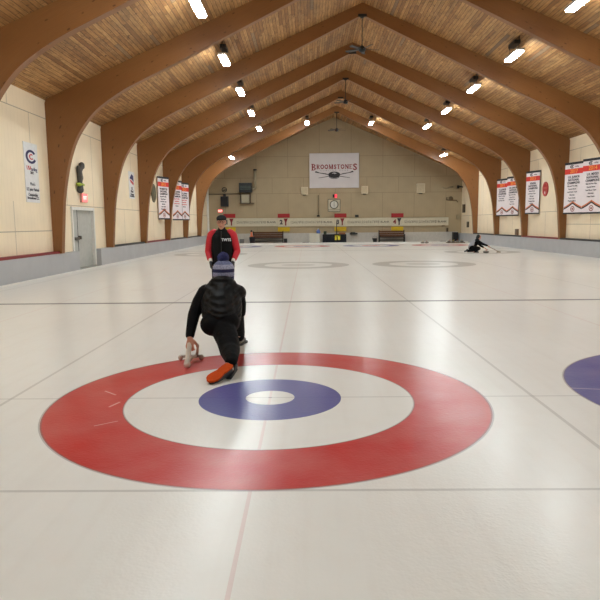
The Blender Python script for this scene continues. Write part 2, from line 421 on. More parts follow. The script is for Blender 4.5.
alab = ['laminated timber arch crossing the top corner, nearest of all the arches', 'laminated timber arch just in front of the grey double door',
        'laminated timber arch just behind the grey double door', 'laminated timber arch with a foot behind the front wide championship banners',
        'laminated timber arch with a foot beside the round red plaque, single banner in front', 'laminated timber arch second from the far wall',
        'laminated timber arch next to the far wall, brightly lit inner curve']
for i, y in enumerate(arch_y):
    t = thing('timber_arch', (0, y, 0), alab[i], 'arch', 'laminated timber arches of the hall')
    link('half_arch', hl, GLU if i == 0 else None, t); link('half_arch', hr, GLU if i == 0 else None, t)
    boxes('ridge_plate', DARK, [(XM-.16, XM+.16, -.012, 0, 9.0, 9.1)], t)

# ------------------------------------------------------------------ lamps
LAMP = mat('lamp_lens', (255, 255, 255), .5, emit=((243, 253, 255), 138.0))
def make_lamp():
    t = thing('ceiling_lamp', (0, 0, 0), 'x', 'lamp')
    boxes('housing', mat('lamp_housing', (190, 188, 184), .4), [(-.13, .13, -.63, .63, 0, .07)], t, bevel=.012)
    boxes('lens', LAMP, [(-.105, .105, -.6, .6, -.05, 0)], t)
    for y in (-.45, .45): tubes('hanger', DARK, [([(0, y, .07), (0, y, .5)], .012)], t, 6)
    boxes('ballast_box', DARK, [(-.1, .1, -.3, .3, .30, .42)], t, bevel=.01)
    return t
lamp0 = make_lamp(); first = True
def roofz(x): return RIDGE-sl*abs(x-XM)
ordw = ['nearest', 'second', 'third', 'fourth', 'fifth']
def put_lamp(x, y, label, rzy=0):
    global first
    t = lamp0 if first else copy_tree(lamp0); first = False
    t.location = (x, y, roofz(x)-.5); t['label'] = label; t['group'] = 'hanging hall lamps'
for k in range(-3, 5):
    y = 10.95+4.88*k
    for x, side in ((-2.38, 'door'), (7.2, 'red plaque')):
        if k >= 0: lab = 'lit rectangular lamp, %s along the row on the %s side' % (ordw[k], side)
        else: lab = 'lit rectangular lamp above the near end of the ice, %s side, bay %s' % (side, ['one', 'two', 'three'][k+3])
        put_lamp(x, y, lab)
for x, lab in ((-4.68, 'lit lamp in the far row, lowest over the door side'), (.37, 'lit lamp in the far row, door side of the ceiling fan'), (4.62, 'lit lamp in the far row, plaque side of the ceiling fan'), (9.46, 'lit lamp in the far row, lowest over the plaque side')):
    put_lamp(x, 36.2, lab)

# ------------------------------------------------------------------ ceiling fans
def make_fan():
    t = thing('ceiling_fan', (0, 0, 0), 'x', 'fan')
    tubes('downrod', BLACK, [([(0, 0, 0), (0, 0, -1.1)], .018)], t, 8)
    bm = bmesh.new(); lathe(bm, [(.03, -.10), (.09, -.06), (.09, 0)], 16); fin('canopy', bm, BLACK, t, True)
    bm = bmesh.new(); lathe(bm, [(.05, -1.3), (.12, -1.26), (.13, -1.16), (.07, -1.09), (.02, -1.05)], 20); fin('motor_housing', bm, BLACK, t, True)
    for i in range(5):
        a = 2*pi*i/5+.15; bm = bmesh.new(); ca, sa = cos(a), sin(a)
        pts = [(.1, -.03), (.2, -.06), (.62, -.075), (.66, -.04), (.66, .04), (.62, .075), (.2, .06), (.1, .03)]
        lo = [bm.verts.new((r*ca-w*sa, r*sa+w*ca, -1.2+w*.25)) for r, w in pts]; hi = [bm.verts.new((v.co.x, v.co.y, v.co.z+.012)) for v in lo]
        bm.faces.new(lo[::-1]); bm.faces.new(hi)
        for j in range(len(pts)): bm.faces.new((lo[j], lo[(j+1) % len(pts)], hi[(j+1) % len(pts)], hi[j]))
        fin('blade', bm, mat('fan_blade', (70, 64, 58), .5), t)
    return t
fan = make_fan()
for i, (y, lab) in enumerate(((18.41, 'black ceiling fan on a long rod, nearest of the three'), (28.21, 'black ceiling fan on a long rod, middle of the three'), (37.96, 'black ceiling fan on a long rod, in front of the far gable'))):
    t = fan if i == 0 else copy_tree(fan); t.location = (XM, y, 9.08); t['label'] = lab; t['group'] = 'ceiling fans under the ridge'

# ------------------------------------------------------------------ championship banners
CLOTH = mat('banner_cloth', (232, 222, 224), .7, noise=(3, .03)); HEM = mat('banner_black', (24, 22, 28), .6)
BRED = mat('banner_red', (214, 48, 34), .6); BGOLD = mat('banner_gold', (240, 150, 60), .6); INK = mat('banner_ink', (52, 46, 56), .6)
BORG = mat('banner_orange', (206, 120, 80), .6)
def banner(px, py, X, side, W, H, year, title, lines, label, flip=1, red_ink=False):
    c = PX(px, py, X)
    t = thing('championship_banner', (c.x, c.y, c.z-H/2), label, 'banner', 'long championship banners', radians(-73 if side > 0 else 73))
    # gently waved cloth
    bm = bmesh.new(); nx, nz = 12, 10; g = []
    def wav(x, z): return .012*sin(x/W*9+z*1.3)
    for s in (0, 1):
        g.append([[bm.verts.new((-W/2+W*i/nx, wav(-W/2+W*i/nx, H*j/nz)*0+s*.012, H*j/nz)) for i in range(nx+1)] for j in range(nz+1)])
    for s in (0, 1):
        for j in range(nz):
            for i in range(nx):
                q = (g[s][j][i], g[s][j][i+1], g[s][j+1][i+1], g[s][j+1][i]); bm.faces.new(q if s == 0 else q[::-1])
    for j in range(nz):
        for i in (0, nx): bm.faces.new((g[0][j][i], g[0][j+1][i], g[1][j+1][i], g[1][j][i]))
    for i in range(nx):
        for j in (0, nz): bm.faces.new((g[0][j][i], g[0][j][i+1], g[1][j][i+1], g[1][j][i]))
    fin('cloth', bm, CLOTH, t)
    boxes('hem', HEM, [(-W/2-.01, W/2+.01, -.012, .022, H-.09, H+.01)], t); boxes('hem', HEM, [(-W/2-.01, W/2+.01, -.012, .022, -.01, .06)], t)
    boxes('side_piping', HEM, [(W/2-.012, W/2+.006, -.006, .016, .05, H-.09)], t)
    boxes('red_band', BRED, [(-W/2, W/2-.012, -.006, 0, H-.50, H-.27)], t)
    text('year_lettering', year, .24, 0, H-.385, -.009, BGOLD, t, .004)
    bm = bmesh.new(); ringprism(bm, .045, .075, -.006, 0, (-.12, H-.18), radians(40), radians(320), 20, 1.7); disc(bm, .03, -.006, 0, (-.12, H-.18), 14, 1.5)
    fin('crest', bm, INK, t)
    text('small_lettering', 'curling', .09, .16, H-.18, -.006, INK, t, 0)
    for i, s in enumerate(title): text('title_lettering', s, .135, .0, H-.63-.13*i, -.006, INK, t, .003)
    for i, s in enumerate(lines): text('name_lettering', s, .085, -.06, H-1.02-.13*i, -.006, BRED if red_ink and i < 3 else INK, t, .001)
    h = W/2-.02
    for nm, z0, th, m in (('orange_chevron', .37, .06, BORG), ('black_chevron', .31, .06, HEM)):
        bm = bmesh.new(); prism(bm, [(-h, z0-.12), (-h*.45, z0), (0, z0+.13), (h*.45, z0), (h, z0-.12), (h, z0-.12+th), (h*.45, z0+th), (0, z0+.13+th), (-h*.45, z0+th), (-h, z0-.12+th)], -.006, 0); fin(nm, bm, m, t)
    bm = bmesh.new(); ringprism(bm, .09, .125, -.006, 0, (0, .22), n=24); disc(bm, .05, -.006, 0, (0, .22), 20); fin('medallion', bm, mat('medallion_brown', (150, 84, 74), .6), t)
    # hanger bars reaching back to the wall, which lies behind the cloth
    gap = abs((XR if side > 0 else XL)-X)
    for x in (-W/2+.08, W/2-.08):
        dist = gap + (x if side > 0 else -x)*.0 + (-x*sin(radians(17)) if side > 0 else x*sin(radians(17)))
        tubes('wall_bracket', DARK, [([(x, .01, H-.03), (x, max(.03, dist/cos(radians(17))), H-.03)], .01)], t, 6)
    return t
N5 = ['Skip and Vice Skip', 'Second Stone', 'Lead Stone Team', 'Alternate', 'Team Coach', 'Wayland Mass']
banner(573.3, 188.2, 12.06, 1, 1.13, 2.24, '2017', ['U.S. JUNIOR', 'NATIONAL', 'CHAMPIONS'], N5, 'banner reading 2017 in its red band, behind the frontmost banner')
banner(592.2, 186.0, 12.06, 1, 1.13, 2.24, '2014', ['U.S. MIXED', 'NATIONAL', 'CHAMPIONS'], N5[:5], 'banner reading 2014, frontmost of the pair nearest the camera')
banner(532.6, 192.6, 12.06, 1, 1.1, 2.2, '2013', ['SENIOR', 'NATIONAL', 'CHAMPIONS'], N5[1:]+['Rhode I.'], 'single banner reading 2013 beside the round red plaque')
banner(502.2, 197.6, 12.06, 1, 1.1, 2.2, '2011', ['U.S. JUNIOR', 'NATIONAL', 'CHAMPIONS'], N5[:3], 'banner reading 2011, farther of the distant pair on the plaque side')
banner(512.8, 196.2, 12.02, 1, 1.1, 2.2, '2016', ['U.S. JUNIOR', 'NATIONAL', 'CHAMPIONS'], N5[:5], 'banner reading 2016, nearer of the distant pair on the plaque side')
banner(163.8, 198.2, -7.2, -1, 1.1, 2.2, '2015', ['WOMEN\'S JR', 'NATIONAL', 'CHAMPIONS'], N5, 'single banner reading 2015 beside the dark round plaque')
banner(177.2, 200.4, -6.98, -1, 1.1, 2.2, '2010', ['U.S. JUNIOR', 'NATIONAL', 'CHAMPIONS'], N5[:4], 'banner reading 2010, nearer of the pair on the door side', red_ink=True)
banner(184.6, 201.6, -6.98, -1, 1.1, 2.2, '2012', ['U.S. JUNIOR', 'NATIONAL', 'CHAMPIONS'], N5[:4], 'banner reading 2012, farther of the pair on the door side', red_ink=True)

# flat white wall banners on the door wall
def wall_banner(corners, label, big):
    (xl, yt), (xr, yb) = corners
    a = PX(xl, yt, XL+.02); b = PX(xr, yb, XL+.02); W = b.y-a.y; z0 = b.z; H = a.z-b.z
    t = thing('wall_banner', (XL, (a.y+b.y)/2, z0), label, 'banner', None, radians(90))
    boxes('sheet', mat('white_vinyl', (226, 226, 226), .4), [(-W/2, W/2, -.02, -.002, 0, H)], t)
    nv = mat('navy_ink', (36, 32, 84), .6); rd = mat('scarlet_ink', (196, 48, 60), .6)
    if big:
        s = .19
        bm = bmesh.new(); ringprism(bm, s*.66, s, -.026, -.02, (0, H-.38), radians(35), radians(335), 28, 1.7); fin('ring_emblem', bm, nv, t)
        bm = bmesh.new(); ringprism(bm, s*.25, s*.42, -.026, -.02, (0.02, H-.38), radians(50), radians(320), 20, 1.7); fin('ring_emblem', bm, rd, t)
        text('red_lettering', 'USA', .16, -W*.2, H-.70, -.023, rd, t); text('blue_lettering', 'curling', .15, W*.16, H-.72, -.023, nv, t)
        text('date_lettering', '2012', .10, 0, H*.50, -.023, INK, t, .002)
        for i, s_ in enumerate(('Men\'s', 'U.S. Junior National', 'Championships')): text('title_lettering', s_, .13, 0, H*.31-.15*i, -.023, INK, t, .0, width=(.3, W*.9, W*.7)[i])
        text('footer_lettering', 'Broomstones C.C.', .10, 0, .12, -.023, INK, t, .002, width=W*.85)
    else:
        bm = bmesh.new(); prism(bm, [(-W*.38, H-.30), (0, H-.10), (W*.3, H-.16), (W*.36, H-.42), (.02, H-.34)], -.026, -.02); fin('flag_emblem', bm, nv, t)
        bm = bmesh.new(); prism(bm, [(-W*.4, H-.34), (-.02, H-.38), (W*.35, H-.46), (W*.3, H-.58), (-W*.2, H-.46)], -.026, -.02); fin('flag_stripe', bm, rd, t)
        for i, s_ in enumerate(('U.S.', 'Mixed', 'Champs')): text('title_lettering', s_, .16, 0, H*.38-.13*i, -.023, INK, t, .003)
        text('footer_lettering', 'Broomstones', .10, 0, .10, -.023, INK, t, .002, width=W*.8)
wall_banner(((23, 141), (40.3, 203)), 'tall white wall banner with a navy and red ring emblem', True)
wall_banner(((128.5, 171), (135, 199)), 'small white wall banner with a flag emblem, behind the door', False)

# round plaques
def plaque(px, py, X, r, m, m2, label):
    c = PX(px, py, X); s = -1 if X > 0 else 1
    t = thing('round_plaque', (XR if X > 0 else XL, c.y, c.z), label, 'plaque', None, radians(-90 if X > 0 else 90))
    bm = bmesh.new(); disc(bm, r, -.035, 0, n=40); fin('disc', bm, m, t)
    bm = bmesh.new(); ringprism(bm, r*.8, r*.88, -.045, -.035, n=40); fin('rim', bm, m2, t)
    return t
t = plaque(545.7, 189, XR, .36, mat('red_enamel', (176, 40, 38), .4), mat('pale_red', (206, 110, 98), .5), 'round red plaque on the wall beside a single banner')
text('lettering', 'CURLING', .12, 0, .05, -.038, _m['pale_red'], t, width=.42); boxes('white_mark', WHITE, [(-.05, .05, -.045, -.035, -.24, -.12)], t)
plaque(153.3, 193.2, XL, .46, mat('olive_bronze', (88, 84, 62), .5, .3), mat('worn_bronze', (118, 110, 84), .5, .3), 'round dark bronze plaque on the wall beside a single banner')

# exit signs
def exit_sign(p, rz, label, w=.34, h=.22, strength=1.6):
    t = thing('exit_sign', (p.x, p.y, p.z-h/2), label, 'sign', None, rz)
    boxes('casing', mat('exit_casing', (210, 150, 140), .5), [(-w/2, w/2, -.08, 0, 0, h)], t, bevel=.008)
    boxes('lit_face', mat('exit_glow', (255, 120, 120), .5, emit=((255, 105, 105), strength*.8)), [(-w/2+.02, w/2-.02, -.088, -.08, .02, h-.02)], t)
    text('lettering', 'EXIT', .15, 0, h/2, -.090, mat('exit_letters', (255, 235, 225), .5, emit=((255, 190, 180), 1.4)), t, .004)
    return t
exit_sign(PX(82.5, 198, XL), radians(90), 'lit pink exit sign over the grey double door', .5, .3)
exit_sign(PY(220.3, 211, YF), 0, 'lit red exit sign on the far wall', .36, .24)

# ------------------------------------------------------------------ blob bodies (union of tapered limbs, voxel-fused)
def sph(bm, c, r, rot=None, seg=3):
    r = (r, r, r) if isinstance(r, (int, float)) else r
    M = Matrix.Translation(Vector(c)) @ (rot.to_4x4() if rot else Matrix.Identity(4)) @ Matrix.Diagonal((*r, 1))
    bmesh.ops.create_icosphere(bm, subdivisions=seg, radius=1, matrix=M)
def limb(bm, pts):
    """pts = [(x,y,z,r), ...] tapered chain"""
    for (a, b) in zip(pts, pts[1:]):
        A, B = Vector(a[:3]), Vector(b[:3]); d = B-A
        if d.length < 1e-5: continue
        x, y = frame_of(d); n = 14
        ra = [bm.verts.new(A+(x*cos(2*pi*j/n)+y*sin(2*pi*j/n))*a[3]) for j in range(n)]
        rb = [bm.verts.new(B+(x*cos(2*pi*j/n)+y*sin(2*pi*j/n))*b[3]) for j in range(n)]
        for j in range(n): bm.faces.new((ra[j], ra[(j+1) % n], rb[(j+1) % n], rb[j]))
        bm.faces.new(ra[::-1]); bm.faces.new(rb)
    for p in pts: sph(bm, p[:3], p[3], seg=2)
def blob(name, build, voxel, m, parent, smooth=3, origin=None):
    bm = bmesh.new(); build(bm)
    if origin is not None:
        for v in bm.verts: v.co -= Vector(origin)
    bmesh.ops.recalc_face_normals(bm, faces=bm.faces[:])
    me = bpy.data.meshes.new(name); bm.to_mesh(me); bm.free()
    o = bpy.data.objects.new(name, me); COL.objects.link(o)
    r = o.modifiers.new('r', 'REMESH'); r.mode = 'VOXEL'; r.voxel_size = voxel; r.use_smooth_shade = True
    s = o.modifiers.new('s', 'SMOOTH'); s.iterations = smooth; s.factor = .5
    dg = bpy.context.evaluated_depsgraph_get(); me2 = bpy.data.meshes.new_from_object(o.evaluated_get(dg))
    bpy.data.objects.remove(o); bpy.data.meshes.remove(me); me2.name = name; me2.materials.clear()
    o = link(name, me2, m, parent, True)
    if origin is not None: o.location = origin
    return o
SKIN = mat('skin', (206, 150, 124), .5, noise=(12, .05)); FLEECE = mat('black_fabric', (13, 13, 15), .8, spec=.15, bump=(40, .3))
TROUS = mat('black_trousers', (10, 10, 12), .75, spec=.12, bump=(14, .5))
def hand(bm, wrist, direction, palmn, thumb_side, s=1.0, curl=.5):
    """palm and five unequal bent fingers; palmn points out of the palm"""
    w = Vector(wrist); d = Vector(direction).normalized(); n = Vector(palmn); n = (n-d*n.dot(d)).normalized(); a = d.cross(n)*thumb_side
    for k in (-.5, -.17, .17, .5):
        limb(bm, [(*(w), .024*s), (*(w+d*.085*s+a*k*.062*s), .0155*s)])
    for k, L in ((.5, .068), (.17, .078), (-.17, .072), (-.5, .056)):
        p = w+d*.088*s+a*k*.072*s; pts = [(*p, .0105*s)]; ang = 0
        for seg, f in enumerate((.45, .32, .23)):
            ang += curl*(.55+.25*seg); p = p+(d*cos(ang)+n*sin(ang))*L*f*s; pts.append((*p, (.0098, .009, .008)[seg]*s))
        limb(bm, pts)
    p0 = w+d*.022*s+a*.024*s; p1 = p0+(d*.6+a*.75+n*.25).normalized()*.04*s; p2 = p1+(d*.85+a*.25+n*.5).normalized()*.032*s; p3 = p2+(d*.9+n*.55).normalized()*.024*s
    limb(bm, [(*p0, .017*s), (*p1, .0125*s), (*p2, .011*s), (*p3, .009*s)])
def head(bm, c, f, s=1.0, upv=(0, 0, 1)):
    """c = head centre, f = facing"""
    f = Vector(f).normalized(); u = Vector(upv); u = (u-f*u.dot(f)).normalized(); r = f.cross(u)
    M = Matrix((r, f, u)).transposed()
    def L(x, y, z): return Vector(c)+(r*x+f*y+u*z)*s
    sph(bm, L(0, -.01, .03), (.078*s, .098*s, .092*s), M); sph(bm, L(0, .025, -.035), (.06*s, .068*s, .078*s), M)
    sph(bm, L(0, .06, -.085), (.034*s, .03*s, .026*s), M)
    limb(bm, [(*L(0, .088, .018), .010*s), (*L(0, .108, -.018), .015*s)])
    for q in (-1, 1):
        sph(bm, L(q*.034, .078, .03), (.024*s, .014*s, .01*s), M); sph(bm, L(q*.042, .066, -.02), .024*s, M)
        sph(bm, L(q*.079, -.005, 0), (.011*s, .02*s, .03*s), M)
    limb(bm, [(*L(-.022, .083, -.052), .009*s), (*L(0, .092, -.052), .011*s), (*L(.022, .083, -.052), .009*s)])
    return L, M

# ---- crouching player -------------------------------------------------------
pl = thing('person', (-.56, 1.25, 0), 'person crouched on the ice with back turned, black jacket, striped pompom hat, orange shoe sole', 'person')
def rel(o, p): return o
OFF = Vector((-.56, 1.25, 0))
def P(*a): return (a[0]-OFF.x, a[1]-OFF.y, a[2]) + tuple(a[3:])
neck = P(-.61, 1.62, .86); HC = (-.612-OFF.x, 1.70-OFF.y, .945)
hipL, hipR = P(-.66, 1.40, .42, .11), P(-.54, 1.45, .43, .095)
kneeL, ankL = P(-.49, 1.12, .19, .075), P(-.43, .76, .15, .045)
kneeR, ankR = P(-.505, 1.92, .46, .07), P(-.505, 2.22, .12, .045)
shL, shR = P(-.80, 1.62, .755, .07), P(-.46, 1.62, .745, .065)
elL, wrL = P(-.925, 1.50, .50, .05), P(-.945, 1.34, .275, .033)
elR, wrR = P(-.43, 1.66, .50, .05), P(-.48, 1.88, .585, .033)
def body1(bm):
    head(bm, HC, (0, 1, -.1), 1.05)
    limb(bm, [(*neck[:3], .055), (HC[0], HC[1]-.01, HC[2]-.05, .055)])
    limb(bm, [P(-.61, 1.42, .44, .12), P(-.61, 1.50, .6, .125), P(-.61, 1.58, .74, .12), (*neck[:3], .06)])
    limb(bm, [shL, P(-.61, 1.6, .78, .1), shR])
    limb(bm, [hipL, kneeL, ankL]); limb(bm, [hipR, kneeR, ankR]); limb(bm, [hipL, hipR])
    limb(bm, [shL, elL, wrL]); limb(bm, [shR, elR, wrR])
    hand(bm, wrL[:3], (0.03, -.35, -1), (.2, 1, -.2), 1, 1.05, .9)
    hand(bm, wrR[:3], (-.3, 1, -.3), (0, -.2, -1), -1, 1.0, .6)
    limb(bm, [ankL, P(-.455, .68, .11, .03), P(-.53, .56, .06, .025)])
    limb(bm, [ankR, P(-.50, 2.33, .05, .028), P(-.485, 2.40, .045, .025)])
blob('body', body1, .007, SKIN, pl)
def jacket1(bm):
    limb(bm, [P(-.60, 1.42, .50, .175), P(-.61, 1.50, .62, .18), P(-.61, 1.58, .72, .165), P(-.61, 1.63, .82, .105)])
    for x_, w_ in ((-.70, .13), (-.52, .13)): limb(bm, [P(x_, 1.46, .50, w_), P(x_-.01, 1.52, .62, w_+.01), P(x_, 1.57, .72, w_-.01)])
    limb(bm, [P(-.775, 1.60, .735, .098), P(-.61, 1.58, .765, .12), P(-.445, 1.60, .725, .098)])
    sph(bm, P(-.615, 1.58, .875), (.125, .085, .05)); sph(bm, P(-.615, 1.60, .845), (.155, .11, .055))
jk = blob('jacket', jacket1, .012, QUILT, pl)
def sleeve(pts, w):
    def f(bm): limb(bm, pts)
    return f
blob('sleeve', sleeve([P(-.80, 1.60, .735, .095), P(-.872, 1.56, .63, .08), P(-.925, 1.50, .50, .067), P(-.945, 1.38, .325, .052), P(-.946, 1.36, .30, .05)], 0), .010, FLEECE, pl)
blob('sleeve', sleeve([P(-.465, 1.60, .725, .095), P(-.435, 1.63, .61, .078), P(-.43, 1.66, .50, .064), P(-.465, 1.82, .57, .055)], 0), .010, FLEECE, pl)
def trousers1(bm):
    sph(bm, P(-.69, 1.38, .415), (.145, .16, .13)); sph(bm, P(-.545, 1.40, .44), (.135, .16, .14)); sph(bm, P(-.61, 1.42, .50), (.185, .16, .12))
    limb(bm, [P(-.60, 1.38, .40, .14), P(-.515, 1.18, .28, .122), P(-.475, 1.03, .20, .108), P(-.43, .79, .165, .070), P(-.425, .735, .15, .06)])
    limb(bm, [P(-.535, 1.45, .43, .13), P(-.52, 1.8, .48, .10), P(-.505, 1.90, .46, .09), P(-.505, 2.20, .17, .065), P(-.508, 2.235, .11, .058)])
blob('trousers', trousers1, .012, TROUS, pl)
def shoe(name, heel, toe, upn, sole_m, upper_m, parent, h=.075, w=.05, clear=0):
    """shoe from heel to toe; upn points from the sole to the ankle"""
    H, T = Vector(heel), Vector(toe); d = (T-H).normalized(); L = (T-H).length; n = Vector(upn); n = (n-d*n.dot(d)).normalized(); a = d.cross(n)
    prof = [(0, .55), (.05, .75), (.2, .8), (.45, .72), (.65, .95), (.8, 1.0), (.92, .75), (1.0, .3)]
    root = bmesh.new(); pts = [(t, wd) for t, wd in prof]+[(t, -wd) for t, wd in prof[::-1]]
    lo = [root.verts.new(H+d*L*t+a*w*k) for t, k in pts]; hi = [root.verts.new(H+d*L*t+a*w*k+n*.018) for t, k in pts]
    root.faces.new(lo); root.faces.new(hi[::-1])
    for j in range(len(pts)): root.faces.new((lo[j], lo[(j+1) % len(pts)], hi[(j+1) % len(pts)], hi[j]))
    up = blob(name, lambda bm: limb(bm, [(*(H+d*L*.12+n*.055), w*.70), (*(H+d*L*.4+n*.052), w*.66), (*(H+d*L*.72+n*.045), w*.6), (*(H+d*L*.88+n*.036), w*.46)]) or limb(bm, [(*(H+d*L*.14+n*.055), w*.7), (*(H+d*L*.14+n*.1), w*.75)]), .008, upper_m, parent)
    fin('sole', root, sole_m, up); return up
ORANGE = mat('orange_sole', (190, 68, 4), .75, spec=.15, bump=(30, .4)); SHOE = mat('charcoal_shoe', (52, 52, 56), .6)
sh = shoe('shoe', P(-.425, .655, .145), P(-.605, .425, .04), (.25, .6, -.8), ORANGE, SHOE, pl, w=.066)
sh['label'] = 'dark shoe with its orange sole turned up'
shoe('shoe', P(-.52, 2.22, .004), P(-.47, 2.50, .004), (0, 0, 1), SHOE, mat('grey_shoe', (110, 108, 106), .5), pl)
def strap(bm): limb(bm, [P(-.385, .74, .12, .024), P(-.375, .68, .085, .02), P(-.40, .61, .04, .014), P(-.415, .57, .02, .011)])
blob('slider_strap', strap, .006, BLACK, pl)
hat_o = Vector(HC)+Vector((0, .0, -.055))
def hatb(bm):
    o = Vector(hat_o)
    sph(bm, o+Vector((0, -.005, .09)), (.124, .13, .115)); limb(bm, [(*(o+Vector((0, -.012, .03))), .124), (*(o+Vector((0, -.01, .09))), .12)])
hat = blob('pompom_hat', hatb, .008, HATM, pl, origin=hat_o-Vector((0, 0, .075)))
pmb = bmesh.new(); bmesh.ops.create_icosphere(pmb, subdivisions=4, radius=.062)
for v in pmb.verts: v.co *= 1+random.uniform(-.12, .12)
pm = fin('pompom', pmb, mat('navy_yarn', (50, 54, 104), .95, bump=(90, 1)), hat, True); pm.location = (0, -.01, .30)

# stabilizer in the player's hand
stz = thing('delivery_stabilizer', (-.925, 1.3, 0), 'white plastic delivery stabilizer held down on the ice by the crouched person', 'sports equipment')
WP = mat('stabilizer_plastic', (216, 204, 190), .4)
tubes('shaft', WP, [([(-.02, .02, .215), (-.02, -.06, .13), (-.015, -.14, .07), (-.01, -.2, .045)], [.026, .028, .03, .034])], stz, 14)
bm = bmesh.new(); sph(bm, (-.01, -.2, .036), .036); fin('foot', bm, WP, stz, True)
tubes('handle', WP, [([(-.02, .02, .215), (.02, .07, .225), (.045, .13, .17), (.03, .16, .07)], .018)], stz, 12)
tubes('crossbar', mat('worn_grey_plastic', (170, 158, 148), .5), [([(-.155, .16, .045), (.075, .17, .045)], .017)], stz, 12)
for x in (-.155, .075):
    bm = bmesh.new(); sph(bm, (x, .165, .032), (.026, .036, .032)); fin('pad', bm, WP if x < 0 else _m['worn_grey_plastic'], stz, True)
tubes('strut', WP, [([(-.01, -.17, .05), (0, 0, .06), (.01, .165, .05)], .019)], stz, 12)

# ---- standing man --------------------------------------------------------------
mn = thing('person', (-1.11, 5.2, 0), 'person standing in black and red jacket, black cap and glasses, facing the camera', 'person')
hm = (0, -.05, 1.50)
def body2(bm):
    L, M = head(bm, hm, (0, -1, -.12), .98)
    limb(bm, [(0, .0, 1.36, .06), (0, -.02, 1.44, .058)])
    limb(bm, [(0, .04, .88, .11), (0, .04, 1.05, .11), (0, .03, 1.25, .10), (0, .01, 1.34, .06)])
    limb(bm, [(-.16, .01, 1.29, .055), (0, .02, 1.29, .06), (.16, .01, 1.29, .055)])
    for s in (-1, 1):
        limb(bm, [(s*.09, .03, .88, .10), (s*.11, -.02, .47, .065), (s*.12, .04, .09, .045), (s*.13, -.12, .05, .04)])
        limb(bm, [(s*.19, 0, 1.28, .055), (s*.262, .02, 1.02, .043), (s*.205, -.11, .86, .03)])
        hand(bm, (s*.205, -.11, .86), (-s*.15, -.35, -1), (-s*.9, .2, 0), s, .95, .8)
bo = blob('body', body2, .008, SKIN, mn)
REDJ = mat('red_softshell', (196, 28, 44), .55, bump=(20, .3)); BLKJ = mat('black_softshell', (11, 11, 12), .6, spec=.2, bump=(16, .3))
def jk2(bm):
    limb(bm, [(-.06, .03, .86, .145), (-.07, .02, 1.05, .14), (-.08, .0, 1.22, .13)]); limb(bm, [(.06, .03, .86, .145), (.07, .02, 1.05, .14), (.08, .0, 1.22, .13)])
    limb(bm, [(-.12, 0, 1.28, .09), (0, -.0, 1.30, .11), (.12, 0, 1.28, .09)]); limb(bm, [(0, 0, 1.33, .09), (0, -.015, 1.385, .074)])
jm = blob('jacket', jk2, .010, BLKJ, mn)
for s in (-1, 1):
    blob('red_sleeve', sleeve([(s*.145, -.005, 1.325, .075), (s*.195, 0, 1.28, .082), (s*.235, .01, 1.15, .07), (s*.265, .02, 1.02, .062), (s*.225, -.08, .90, .048)], 0), .009, REDJ, mn)
text('chest_lettering', 'TWTS', .062, .095, 1.215, -.153, mat('white_thread', (220, 222, 226), .7), jm, .002, extr=.01)
bm = bmesh.new(); tube(bm, [(0, -.105, 1.36), (0, -.142, 1.25), (0, -.150, 1.05), (0, -.135, .86)], .006, 6); fin('zip', bm, DARK, jm)
def tr2(bm):
    limb(bm, [(-.07, .03, .9, .135), (.07, .03, .9, .135)])
    for s in (-1, 1): limb(bm, [(s*.09, .03, .85, .125), (s*.11, -.02, .48, .09), (s*.12, .04, .13, .07)])
blob('trousers', tr2, .012, TROUS, mn)
for s in (-1, 1):
    shoe('shoe', (s*.115, .11, .004), (s*.135, -.18, .004), (0, 0, 1), BLACK, BLACK, mn)
    blob('glove', lambda bm: hand(bm, (s*.208, -.105, .872), (-s*.15, -.35, -1), (-s*.9, .2, 0), s, 1.18, .8), .007, mat('dark_glove', (40, 40, 44), .7), mn)
    blob('glove_cuff', lambda bm: limb(bm, [(s*.213, -.1, .885, .038), (s*.207, -.108, .868, .036)]), .008, WHITE, mn)
def cap2(bm):
    sph(bm, (0, -.035, 1.565), (.092, .112, .062)); limb(bm, [(-.045, -.14, 1.558, .016), (0, -.165, 1.55, .018), (.045, -.14, 1.558, .016)]); sph(bm, (0, -.12, 1.56), (.075, .05, .022))
blob('cap', cap2, .008, mat('black_wool', (16, 16, 18), .9), mn)
gl = bmesh.new()
for s in (-1, 1): ringprism(gl, .024, .028, -.158, -.152, (s*.034, 1.512), n=18, sx=1.1)
tube(gl, [(-.008, -.156, 1.514), (.008, -.156, 1.514)], .003, 6)
for s in (-1, 1): tube(gl, [(s*.062, -.153, 1.514), (s*.078, -.04, 1.512)], .003, 6)
fin('glasses', gl, BLACK, mn)
for s in (-1, 1):
    bm = bmesh.new(); sph(bm, (s*.034, -.128, 1.512), .012); fin('eye', bm, mat('dark_eye', (40, 30, 26), .2), mn, True)
bm = bmesh.new(); tube(bm, [(-.022, -.143, 1.436), (0, -.152, 1.434), (.022, -.143, 1.436)], .004, 6); fin('mouth', bm, mat('lip', (160, 84, 76), .5), mn, True)
for s in (-1, 1):
    blob('hair', lambda bm: limb(bm, [(s*.074, -.02, 1.53, .016), (s*.07, .03, 1.50, .02), (s*.045, .055, 1.47, .022)]), .007, mat('grey_hair', (120, 112, 104), .8), mn)

mn.scale = (.93, .96, 1.01)
